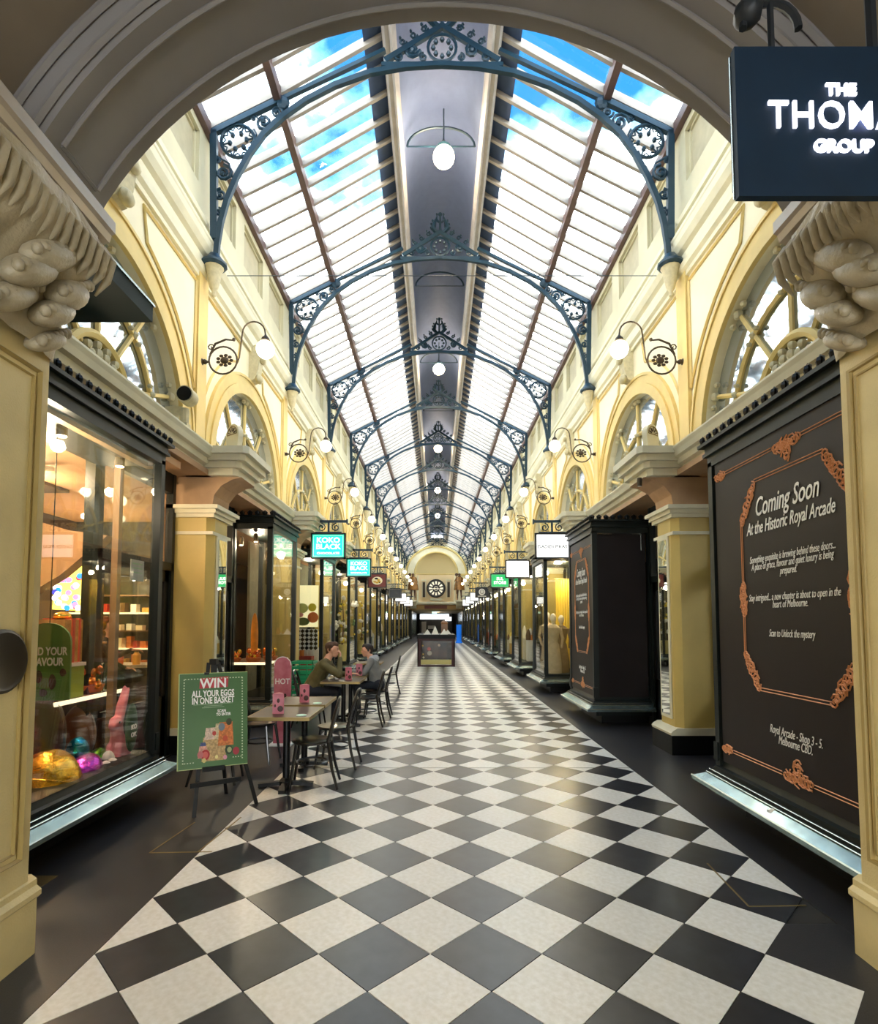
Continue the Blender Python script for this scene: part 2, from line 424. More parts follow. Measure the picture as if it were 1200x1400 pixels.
    # pilasters
    for k in range(0, NB+1):
        yk = TY(k) if k else 7.22
        p = MB(); p.box(X(s, 2.86), X(s, 3.5), yk-.31, yk+.31, 0, .24); pl = p.build('pilaster_base', blackf, wl)
        p = MB(); p.prism([(3.5, .24), (2.86, .24), (2.85, .27), (2.88, .30), (2.93, .33), (3.5, .33)], pp(s), yk-.31, yk+.31); p.build('torus', cream2, pl)
        p = MB(); c = .0
        p.prism([(2.95, yk-.2), (3.03, yk-.29), (3.5, yk-.29), (3.5, yk+.29), (3.03, yk+.29), (2.95, yk+.2)], lambda a, q, t: (X(s, a), q, t), .33, 3.0)
        p.build('pilaster_shaft', tan, wl)
        p = MB()
        for z0, z1, e_ in ((2.78, 2.82, .015), (3.0, 3.05, .03), (3.05, 3.1, .06), (3.1, 3.15, .1)):
            p.box(X(s, 2.95-e_), X(s, 3.5), yk-.29-e_, yk+.29+e_, z0, z1)
        p.build('pilaster_capital', cream2, wl)
        p = MB(); p.prism([(3.5, 3.15), (2.97, 3.15), (2.95, 3.3), (2.86, 3.42), (2.72, 3.5), (2.6, 3.53), (3.5, 3.53)], pp(s), yk-.26, yk+.26); p.build('pilaster_bracket', soff, wl)
        p = MB()
        for z0, z1, w_, h_ in ((3.53, 3.62, 2.62, .36), (3.62, 3.70, 2.56, .41), (3.70, 3.78, 2.50, .46), (3.78, 3.87, 2.44, .5)):
            p.prism([(w_, yk-h_+.05), (w_+.06, yk-h_), (3.3, yk-h_), (3.3, yk+h_), (w_+.06, yk+h_), (w_, yk+h_-.05)], lambda a, q, t: (X(s, a), q, t), z0, z1)
        p.build('entablature', cream2, wl)
        # corbel under the roof truss
        p = MB(); cy = TY(k)
        p.lathe([(.01, 6.08), (.03, 6.1), (.025, 6.16), (.06, 6.22), (.085, 6.34), (.1, 6.44), (.13, 6.5)], (X(s, 3.12), cy, 0), 12)
        p.build('corbel', leafm, wl, smooth=True)
        p = MB(); p.lathe([(.14, 6.5), (.17, 6.53), (.17, 6.56), (.12, 6.6), (.07, 6.68)], (X(s, 3.12), cy, 0), 12); p.build('corbel_cap', iron, wl, smooth=True)

# ------------------------------------------------------------------ lunette windows
def lunette(s, yc, idx, fan):
    win = struct('window_%d' % idx, (X(s, W0), yc, ZC))
    fx = X(s, W0+.11)
    b = MB(); pts = [(yc+RO*cos(pi*i/24), ZS+RO*sin(pi*i/24)) for i in range(25)]+[(yc-RO, ZC-.02), (yc+RO, ZC-.02)]
    b.prism(pts, lambda p, q, t: (t, p, q), fx, fx+s*.02); b.build('pane', archglass, win)
    def P(r, a, d=0): return (fx-s*(.02+d), yc+r*cos(a), ZS+r*sin(a))
    b = MB(); R = 1.05 if fan else .95
    b.tube([P(R, pi*i/20) for i in range(21)], .035, 5)
    b.build('ring_bar', yellow, win)
    angs = [20, 55, 90, 125, 160]
    b = MB()
    for a in angs:
        a = radians(a); b.tube([P(.42 if fan else .1, a), P(RO, a)], .028, 5)
    b.build('radial_bar', yellow, win)
    if not fan:
        b = MB(); b.tube([P(.5, pi*i/12, .01) for i in range(13)], .025, 5); b.build('inner_ring', yellow, win)
    b = MB()
    for a in angs:
        a = radians(a)
        for r, q in ((R, .05), (RO-.04, .07)):
            c = P(r, a, .02); b.ball(c, q*.8, 6, 5)
            for t in range(3):
                a2 = a+(t-1)*.09; b.ball(P(r+(0 if r > R else .0)-.02*abs(t-1), a2, .03), (.04, q*.55, q*.55), 6, 4)
    b.build('leaf_boss', leafm, win, smooth=True)
    if fan:
        b = MB(); b.tube([P(.5, pi*i/16, .03) for i in range(17)], .045, 6); b.tube([P(.17, pi*i/10, .05) for i in range(11)], .035, 6)
        b.build('fan_ring', yellow, win, smooth=True)
        b = MB()
        for i in range(8):
            a = radians(14+i*21.7)
            for r, q in ((.25, .035), (.32, .05), (.40, .04)): b.ball(P(r, a, .05), (.05, q, q*1.1), 6, 5)
        b.build('acanthus_fan', leafm, win, smooth=True)
idx = 1
for k in range(0, NB+1):
    for s in (-1, 1):
        lunette(s, (TY(k-1)+TY(k))/2, idx, k == 0); idx += 1

# ------------------------------------------------------------------ roof: bars, panes, ridge vault
roof = struct('ceiling')
def rz(wv):      # glazing plane height above distance wv from the centre line
    if wv >= 2.28: return 8.52+(3.28-wv)*.53
    return 9.05+(2.28-wv)*.60
NP = 10; pit = S/NP
b = MB()
for s in (-1, 1):
    b = MB(); b.beam((X(s, 3.27), 0, rz(3.27)+.0), (X(s, 2.28), 0, rz(2.28)), .055, .12); b.beam((X(s, 2.28), 0, rz(2.28)), (X(s, .84), 0, rz(.84)), .055, .12)
    bar = b.build('glazing_bar', barm, roof)
    for i in range(-10, NB*NP+1):
        y = TY(0)+i*pit
        if y < 2.9: continue
        o = bar if i == -10 else None
        if o is None: o = inst(bar.data, 'glazing_bar', (0, y, 0), roof)
    bar.location = (0, 2.95, 0)
pm = {}
for s in (-1, 1):
    for row, (wa, wb) in enumerate(((3.26, 2.32), (2.24, 1.1))):
        b = MB(); h = pit/2-.022
        a_ = (X(s, wa), rz(wa)+.025); c_ = (X(s, wb), rz(wb)+.025)
        b.prism([a_, c_, (c_[0], c_[1]+.008), (a_[0], a_[1]+.008)], lambda p, q, t: (p, t, q), -h, h)
        o = b.build('pane', roofglass, None); pm[s, row] = o.data; bpy.data.objects.remove(o)
cells = [(i, s, row) for i in range(-10, NB*NP) for s in (-1, 1) for row in (0, 1)]
far = MB(); cnt = 0
for i, s, row in cells:
    y = TY(0)+(i+.5)*pit
    if y < 2.95: continue
    if cnt < 300:
        inst(pm[s, row], 'pane', (0, y, 0), roof); cnt += 1
    else:
        me = pm[s, row]; k = len(far.v); far.v += [(v.co.x, v.co.y+y, v.co.z) for v in me.vertices]
        for p in me.polygons: far.f.append(tuple(k+j for j in p.vertices)); far.mi.append(0)
tag(far.build('far_panes', roofglass, roof), kind='stuff')
for s in (-1, 1):
    b = MB(); b.box(X(s, 2.24), X(s, 2.34), 2.8, YE+.3, rz(2.28)-.16, rz(2.28)+.02); b.box(X(s, 2.26), X(s, 2.32), 2.8, YE+.3, rz(2.28)+.02, rz(2.28)+.07); b.build('purlin', purl, roof)
    b = MB(); a_, c_ = 1.1, .8
    b.prism([(a_, rz(a_)), (c_, rz(c_)), (c_, rz(c_)+.05), (a_, rz(a_)+.05)], pp(s), 2.8, YE+.3); b.build('ridge_board', ridged, roof)
    b = MB(); z0 = rz(.8)-.12
    b.prism([(.84, z0), (.80, z0-.04), (.74, z0-.02), (.70, z0-.05), (.66, z0), (.64, z0+.06), (.66, z0+.24), (.84, z0+.24)], pp(s), 2.8, YE+.3); b.build('ridge_moulding', ridgel, roof)
b = MB(); zb = rz(.8)+.0; n = 14
ring = [(XC+.68*cos(pi*i/n), zb+.95*sin(pi*i/n)**.8) for i in range(n+1)]; ring2 = [(XC+.8*cos(pi*i/n), zb+1.07*sin(pi*i/n)**.8) for i in range(n+1)]
b.prism(ring+ring2[::-1], lambda p, q, t: (p, t, q), 2.8, YE+.3); b.build('ridge_vault', ridge, roof, smooth=True)
for k in range(0, NB-1):
    y = TY(k)+S/2 - (.03 if k else .0)
    b = MB(); b.tube([(XC+.6*cos(pi*i/14), y, 10.1+.36*sin(pi*i/14)) for i in range(15)], .02, 6); b.tube([(XC-.6, y, 10.1), (XC+.6, y, 10.1)], .012, 5)
    b.build('ceiling_hoop', iron, roof, smooth=True)
b = MB(); b.tube([(X(-1, 3.2), 7.75, 6.75), (X(1, 3.2), 7.75, 6.75)], .006, 4); b.build('tie_wire', iron, roof)

# ------------------------------------------------------------------ roof trusses
LOW = [(3.1, 6.6), (3.085, 6.85), (3.045, 7.15), (2.97, 7.46), (2.84, 7.8), (2.68, 8.12), (2.48, 8.42), (2.22, 8.68), (1.9, 8.92), (1.5, 9.14), (1.0, 9.33), (.5, 9.42), (0, 9.45)]
def make_truss():
    t = thing('roof_truss', '', 'truss', (XC, TY(0), 0))
    for s in (-1, 1):
        b = MB()
        pts = [Vector((s*p, 0, z)) for p, z in LOW]
        for i in range(len(pts)-1): b.beam(pts[i], pts[i+1]+(pts[i+1]-pts[i])*.06, .06, .075, (0, 1, 0)) if False else b.beam(pts[i], pts[i+1]+(pts[i+1]-pts[i])*.05, .06, .07)
        b.build('arch_rib', iron, t, local=True)
        b = MB(); b.beam((s*3.13, 0, 6.9), (s*3.17, 0, 8.46), .09, .07, (0, 1, 0)); b.build('wall_post', iron, t, local=True)
        b = MB(); b.beam((s*3.19, 0, 8.44), (s*2.22, 0, 8.94), .07, .075); b.beam((s*2.22, 0, 8.94), (s*.8, 0, 9.66), .055, .055); b.ball((s*2.22, 0, 8.88), (.1, .05, .1), 8, 6)
        b.build('rafter', iron, t, local=True)
        b = MB(); c = (s*2.83, 8.32); r = .235
        b.tube(arc(c, r, 0, 2*pi, 20)[:-1], .024, 5, closed=True)
        for i in range(6):
            a = i*pi/3+.2; q = (c[0]+r*.5*cos(a), 0, c[1]+r*.5*sin(a)); b.ball(q, .036, 6, 4)
            b.tube([q, (c[0]+r*cos(a), 0, c[1]+r*sin(a))], .014, 4)
            for sg in (-1, 1): b.tube([(c[0]+r*cos(a), 0, c[1]+r*sin(a)), (c[0]+r*.74*cos(a+sg*.32), 0, c[1]+r*.74*sin(a+sg*.32)), (c[0]+r*.93*cos(a+sg*.5), 0, c[1]+r*.93*sin(a+sg*.5))], .012, 4)
        b.build('rosette_ring', iron, t, smooth=True, local=True)
        for (cx_, cz_, rr_, a0, tn, th, bl) in ((2.47, 8.6, .13, 0, 1.6, .024, .045), (3.02, 7.86, .12, pi/2, 1.6, .024, .04), (3.055, 7.55, .085, pi/2, -1.4, .02, .03), (3.075, 7.3, .06, pi/2, 1.3, .017, .022), (3.09, 7.12, .04, pi/2, -1.3, .014, .018), (2.3, 8.74, .085, 0, -1.4, .019, .03), (2.62, 8.66, .05, 0, -1.3, .014, .02), (3.1, 8.05, .05, pi/2, -1.3, .014, .02)):
            b = MB(); b.tube(spiral(s*cx_, cz_, rr_, a0, tn*s), th, 5); b.ball(spiral(s*cx_, cz_, rr_, a0, tn*s)[-1], bl, 6, 4); b.build('scroll', iron, t, smooth=True, local=True)
        for q in ([(s*3.12, 0, 8.1), (s*2.95, 0, 8.0), (s*2.9, 0, 7.8)], [(s*2.62, 0, 8.5), (s*2.58, 0, 8.42), (s*2.66, 0, 8.22)]):
            b = MB(); b.tube(q, .015, 5); b.build('stem', iron, t, smooth=True, local=True)
    b = MB()
    for s in (-1, 1):
        b.beam((s*.8, 0, 9.5), (s*0, 0, 10.02), .05, .075); b.tube(spiral(s*.42, 9.66, .11, 0, 1.6*s), .026, 5); b.ball((s*.42, 0, 9.66), .04, 6, 4); b.tube(spiral(s*.62, 9.56, .065, pi/2, 1.3*s), .02, 5); b.tube(spiral(s*.26, 9.56, .06, pi/2, -1.2*s), .018, 5); b.tube(spiral(s*.25, 9.86, .05, 0, -1.2*s), .016, 4)
        for w_, z_ in ((.55, 9.74), (.4, 9.84), (.25, 9.94)):
            b.tube(spiral(s*w_, z_+.05, .055, 0, 1.2*s, n=8), .018, 4); b.ball((s*(w_+.04), 0, z_+.11), .022, 5, 4)
    b.tube(arc((0, 9.7), .2, 0, 2*pi, 20)[:-1], .022, 5, closed=True)
    for i in range(8):
        a = i*pi/4; b.ball((.125*cos(a), 0, 9.7+.125*sin(a)), .036, 6, 4)
    b.beam((-.85, 0, 9.44), (.85, 0, 9.44), .05, .06)
    b.build('crest_panel', iron, t, smooth=True, local=True)
    b = MB()
    b.tube([(0, 0, 9.98), (0, 0, 10.46)], [.03, .015], 6); b.ball((0, 0, 10.42), (.045, .02, .05), 6, 5)
    for s in (-1, 1):
        b.tube([(0, 0, 10.0), (s*.08, 0, 10.02), (s*.15, 0, 10.1), (s*.13, 0, 10.2), (s*.1, 0, 10.3)], [.02, .045, .06, .05, .02], 6)
        b.tube([(s*.02, 0, 10.24), (s*.09, 0, 10.3), (s*.07, 0, 10.38)], [.02, .03, .012], 5)
        for dx, z_ in ((.2, 10.12), (.19, 10.2), (.16, 10.28), (.07, 10.42), (.23, 10.02)): b.ball((s*dx, 0, z_), .026, 5, 4)
    b.build('finial', iron, t, smooth=True, local=True)
    return t
tr = make_truss(); tr['label'] = 'blue-green iron roof truss nearest the entrance arch, its crest cut off by the arch'
for k in range(1, NB+1):
    dup(tr, (XC, TY(k), 0), label=('%s blue-green iron roof truss from the entrance' % ORD[k]) if k < NB else 'last iron roof truss, against the domed end wall')
for o in [o for o in C.objects if o.name.startswith('roof_truss')]: o['group'] = 'iron roof trusses'

# ------------------------------------------------------------------ wall lamps
def make_lamp():
    # local: wall at x=0, arm towards +x, origin at the wall rose height
    t = thing('wall_lamp', '', 'lamp', (0, 0, 0))
    b = MB(); b.lathe([(.085, -.03), (.085, 0), (.06, .02), (.03, .04), (.035, .07), (.015, .1)], (0, 0, 0), 12, 'x'); b.build('wall_rose', bronze, t, smooth=True, local=True)
    b = MB(); c = (.31, .02); b.tube(arc(c, .19, 0, 2*pi, 24)[:-1], .013, 6, closed=True); b.tube([(.08, 0, 0), (.13, 0, .0)], .016, 6)
    b.tube([(.13, 0, .1), (.2, 0, .25), (.34, 0, .31), (.44, 0, .3)], [.012, .016, .014, .01], 6); b.ball((.45, 0, .31), .025, 6, 5); b.tube(spiral(.14, .2, .05, 0, 1.2, n=8), .009, 5)
    b.build('scroll_ring', bronze, t, smooth=True, local=True)
    b = MB(); b.ball((.33, 0, .02), (.06, .03, .05), 8, 6)
    for i in range(9): a = i*2*pi/9; b.ball((.33+.09*cos(a), 0, .02+.07*sin(a)), (.03, .015, .022), 6, 4)
    b.build('leaf_rosette', bronze, t, smooth=True, local=True)
    b = MB(); pts = [(.5, 0, -.02), (.53, 0, .06), (.545, 0, .2), (.56, 0, .36)]+[(.72+.155*cos(a), 0, .4+.16*sin(a)) for a in [pi-pi*i/10 for i in range(1, 11)]]+[(.88, 0, .33)]
    b.tube(pts, .011, 6); b.build('arm', bronze, t, smooth=True, local=True)
    b = MB(); b.lathe([(.03, .27), (.06, .29), (.05, .33), (.02, .36), (.01, .38)], (.88, 0, 0), 10); b.build('lamp_cap', bronze, t, smooth=True, local=True)
    b = MB(); b.ball((.88, 0, .17), .12, 16, 12); b.build('globe', globe, t, smooth=True, local=True)
    return t
wl0 = make_lamp()
for k in range(0, NB):
    for s in (-1, 1):
        side = 'left' if s < 0 else 'right'
        lb = '%s wall lamp with round glowing globe on the %s wall' % (ORD[k], side)
        loc = (X(s, W0-.02), TY(k), 5.18); r = 0 if s < 0 else pi
        if k == 0 and s < 0: wl0.location = loc; wl0.rotation_euler = (0, 0, r); wl0['label'] = lb; wl0['group'] = 'globe wall lamps'
        else: dup(wl0, loc, r, lb, 'globe wall lamps')
        light('lamp_glow', 'POINT', (X(s, W0-.9-.0), TY(k)-.02, 5.35), 30*LAMP, WARM, None, .13)
# pendants
def make_pendant():
    t = thing('pendant_lamp', '', 'lamp', (0, 0, 0))
    b = MB(); b.tube([(0, 0, .3), (0, 0, .9)], .012, 6); b.build('rod', iron, t, local=True)
    b = MB(); b.lathe([(.11, .15), (.13, .18), (.07, .24), (.03, .3)], (0, 0, 0), 12); b.build('cap', iron, t, smooth=True, local=True)
    b = MB(); b.ball((0, 0, 0), (.19, .19, .17), 16, 10); b.build('globe', pglobe, t, smooth=True, local=True)
    return t
pn = make_pendant(); first = True
for i, yk in enumerate((9.2, 17.3, 25.4, 33.5, 41.6)):
    lb = ['largest glowing pendant lamp under the ridge, nearest the entrance', 'second glowing pendant lamp under the ridge', 'third glowing pendant lamp under the ridge', 'fourth glowing pendant lamp under the ridge', 'farthest pendant lamp under the ridge'][i]
    if i == 0: pn.location = (XC+.05, yk, 9.88); pn['label'] = lb; pn['group'] = 'ridge pendants'
    else: dup(pn, (XC, yk, 9.88), 0, lb, 'ridge pendants')
    light('pendant_glow', 'POINT', (XC, yk, 9.88), 110*LAMP, WARM, None, .2)

# ------------------------------------------------------------------ entrance arch, piers, consoles
ent = struct('wall_front')
AX, AR, AZ = .03, 2.05, 2.85; YN, YF = 2.33, 2.77
vest = mat('vestibule_plaster', (140, 136, 136), .7, var=.06, vscale=3)
def arcpts(r, zlim=3.76, n=36):
    a = math.asin(min(.98, (zlim-AZ)/r)); return [(AX+r*cos(a+(pi-2*a)*i/n), AZ+r*sin(a+(pi-2*a)*i/n)) for i in range(n+1)]
P = arcpts(AR)
b = MB()
for i in range(len(P)-1):
    (xa, za), (xb, zb2) = P[i], P[i+1]
    b.quad((xa, YN, za), (xb, YN, zb2), (xb, YF, zb2), (xa, YF, za))
b.build('arch_soffit', vest, ent, smooth=True)
b = MB()
for rr in (YN+.09, YF-.09):
    b.tube([(AX+(x-AX)*.995, rr, AZ+(z-AZ)*.995) for x, z in P[1:-1]], .012, 5)
for q in (1, len(P)-2):
    x, z = P[q]; b.tube([(x, YN+.09, z), (x, YF-.09, z)], .012, 5)
b.build('soffit_moulding', vest, ent, smooth=True)
for y, rr, nm in ((YF, AR, 'arch_wall'), (YN, AR, 'arch_face')):
    b = MB(); Q = arcpts(rr); top = 7.2 if y == YF else 5.4
    Q = [(3.6, Q[0][1])]+Q+[(-3.5, Q[0][1])]
    for i in range(len(Q)-1):
        (xa, za), (xb, zb2) = Q[i], Q[i+1]; b.quad((xa, y, za), (xb, y, zb2), (xb, y, top), (xa, y, top))
    b.build(nm, vest, ent)
b = MB(); b.box(-3.6, 3.8, YN+.02, YF-.02, 5.2, 8.8); b.build('gable_wall', vest, ent)
b = MB()
for r_, d_ in ((AR+.05, .02), (AR+.17, .03)):
    b.tube([(x, YN-.01, z) for x, z in arcpts(r_, 3.7)], .02, 5)
b.build('arch_moulding', vest, ent, smooth=True)
b = MB(); R2 = 2.27; Q = arcpts(R2, 3.76)
for i in range(len(Q)-1):
    (xa, za), (xb, zb2) = Q[i], Q[i+1]; b.quad((xa, -7, za), (xb, -7, zb2), (xb, YN+.0, zb2), (xa, YN, za))
b.build('vestibule_vault', mat('vestibule_vault_paint', (140, 128, 114), .7, var=.05), ent, smooth=True)
b = MB(); b.box(-7, 7, -7, 2.3, 5.3, 5.5); b.box(-7, -2.3, -7, -6.8, 0, 5.4); b.box(2.4, 7, -7, -6.8, 0, 5.4); b.box(-2.3, 2.4, -7, -6.8, 3.6, 5.4); b.build('vestibule_light_block', vest, ent)  # unseen shell; street end added, its opening sized to cut daylight from behind
for s, xf in ((-1, -2.03), (1, 2.115)):
    pr = struct('trim_%d' % (1 if s < 0 else 2), (xf, 2.3, 0))
    xo = xf+s*1.6
    b = MB(); b.box(xf, xo, -7, 2.79, .3, 3.66); b.build('pier_shaft', pierm, pr)
    b = MB(); b.box(xf-s*.02, xo, -7, 2.83, 0, .27); b.prism([(xf-s*.02, .27), (xf-s*.035, .285), (xf-s*.035, .31), (xf-s*.01, .33), (xf-s*.01, .36), (xf+s*.02, .38), (xo, .38), (xo, .27)], lambda p, q, t: (p, t, q), -7, 2.84); b.build('pier_plinth', pierm, pr)
    b = MB(); fr = [(1.05, .5), (2.72, .5), (2.72, 2.93), (1.05, 2.93)]
    for e_, rr in ((0, .02), (.04, .012)):
        b.tube([(xf, y+(e_ if y < 2 else -e_), z+(e_ if z < 2 else -e_)) for y, z in fr], rr, 5, closed=True)
    b.build('panel_moulding', mat('pier_moulding', (168, 144, 84), .5), pr)
    xi = xf-s*.31
    b = MB(); b.prism([(xo, 3.62), (xf-s*.2, 3.62), (xf-s*.22, 3.66), (xi+s*.03, 3.68), (xi+s*.02, 3.72), (xi, 3.73), (xi, 3.79), (xi+s*.03, 3.82), (xo, 3.82)], lambda p, q, t: (p, t, q), 1.2, 2.81)
    b.build('impost_moulding', mat('impost_paint', (190, 176, 158), .28, var=.1), pr)
    # carved console: grid surface with radiating leaf ribs
    b = MB(); NU, NV = 56, 48; base = len(b.v)
    for j in range(NV+1):
        v = j/NV; z = 3.64-.62*v
        prof = .27*(1-v)**.8+.035*sin(v*pi*2.2)+.02
        for i in range(NU+1):
            u = i/NU; y = 1.95+.86*u
            a = atan2(v*.62+.05, (u-.45)*.86); rad = sqrt((v*.62+.05)**2+((u-.45)*.86)**2)
            rib = .016*abs(sin(a*9))*min(1, rad*3)+.02*sin(rad*13)
            edge = min(1, u*8, (1-u)*8)
            b.v.append((xf-s*max(.0, (prof+rib)*edge**.5), y, z))
    for j in range(NV):
        for i in range(NU):
            q = base+j*(NU+1)+i; b.f.append((q, q+1, q+NU+2, q+NU+1)); b.mi.append(0)
    b.build('leaf_console', stone, pr, smooth=True, angle=80)
    b = MB()
    for k2, (yy, zz, w_, ry, rz_) in enumerate(((2.5, 3.40, .19, .2, .075), (2.66, 3.30, .17, .14, .07), (2.42, 3.27, .16, .18, .07), (2.6, 3.17, .14, .15, .06), (2.38, 3.12, .1, .18, .06), (2.66, 3.06, .07, .12, .045))):
        M = Matrix.Rotation(radians(38), 3, 'X')
        b.ball((xf-s*w_, yy, zz), (.085, ry, rz_), 14, 10, M)
        for t in range(7): b.ball((xf-s*(w_+.045), yy-ry*.7+ry*1.4*t/6, zz+rz_*.5-(t-3)*.0-(ry*.7-ry*1.4*t/6)*.75), (.03, .022, .03), 6, 5)
    b.build('scroll_lobe', stone, pr, smooth=True, angle=80)
    b = MB()
    for t in range(15):
        u = t/14; y = 2.0+.78*u
        b.tube([(xf-s*.26, y, 3.63), (xf-s*.30, y+.02, 3.56), (xf-s*(.27), y+.035, 3.47), (xf-s*.2, y+.05, 3.40)], [.02, .028, .022, .006], 6)
    b.build('shell_fringe', stone, pr, smooth=True, angle=80)
t = thing('round_plaque', 'dark round bronze plaque on the left entrance pier', 'plaque', (-2.03, 2.55, 1.47))
b = MB(); b.lathe([(.15, 0), (.15, .02), (.135, .03), (.12, .02)], (0, 0, 0), 32, 'x'); b.build('rim', mat('aged_bronze', (60, 52, 40), .45, metal=.5), t, smooth=True, local=True)
b = MB(); b.lathe([(.118, .0), (.118, .014)], (0, 0, 0), 32, 'x'); b.build('disc', mat('plaque_disc', (44, 34, 30), .5), t, local=True)

# dark canopy box beyond the left pier
t = thing('sign_canopy', 'dark blue-green flat box projecting under the first left lunette', 'sign', (-2.5, 3.2, 3.7))
b = MB(); b.box(-3.15, -1.93, 2.86, 3.6, 3.69, 3.8); b.build('box', mat('dark_teal_panel', (24, 44, 46), .6, spec=.2), t)
b = MB(); b.box(-3.15, -1.92, 2.86, 3.61, 3.8, 3.815); b.build('lid', sillrim, t)

# near hanging sign
t = thing('hanging_sign', 'large dark blue sign with glowing white letters hanging top right', 'sign', (1.37, 1.82, 3.6))
navy = mat('navy_sign', (14, 38, 60), .6, var=.1, spec=.3)
hx0, hx1, hz0, hz1 = 1.055, 1.79, 3.136, 3.69
b = MB(); b.box(hx0, hx1, 1.82, 1.845, hz0, hz1); b.build('panel', navy, t)
b = MB(); b.box(1.10, hx1+.1, 1.92, 1.94, 3.245, hz1+.06); b.build('rear_panel', navy, t)
b = MB(); b.box(hx0-.003, hx0+.003, 1.846, 1.852, hz0+.01, hz1-.01); b.build('edge_strip', sillrim, t)
hal = mat('halo_letter', (235, 235, 255), .4, emit=.7, ecol=(235, 238, 255))
cx = 1.423
text('letters', 'THE', frame((cx, 1.815, 3.521), (1, 0, -.012), (0, 0, 1)), .058, hal, t, offset=.002, extrude=.004)
text('letters', 'THOMAS', frame((cx, 1.815, 3.423), (1, 0, -.012), (0, 0, 1)), .142, hal, t, offset=.0005, extrude=.004, sx=.86, space=1.08)
text('letters', 'GROUP', frame((cx, 1.815, 3.312), (1, 0, -.012), (0, 0, 1)), .062, hal, t, offset=.002, extrude=.004)
b = MB(); b.tube([(1.2, 1.84, hz1), (1.2, 1.84, 3.9)], .012, 6); b.tube([(1.56, 1.84, hz1), (1.56, 1.84, 4.4)], .018, 6); b.tube([(1.05, 1.84, 3.92), (2.3, 1.84, 3.92)], .016, 6)
b.tube([(1.2+.1*cos(a), 1.84, 3.78+.1*sin(a)) for a in [pi*i/10 for i in range(11)]], .014, 6); b.tube([(x_, 1.84, z_) for x_, _, z_ in spiral(1.66, 3.8, .07, 0, 1.5)], .014, 6); b.ball((1.12, 1.84, 3.84), .05, 8, 6)
b.build('bracket', mat('sign_bracket', (30, 36, 44), .5), t, smooth=True)

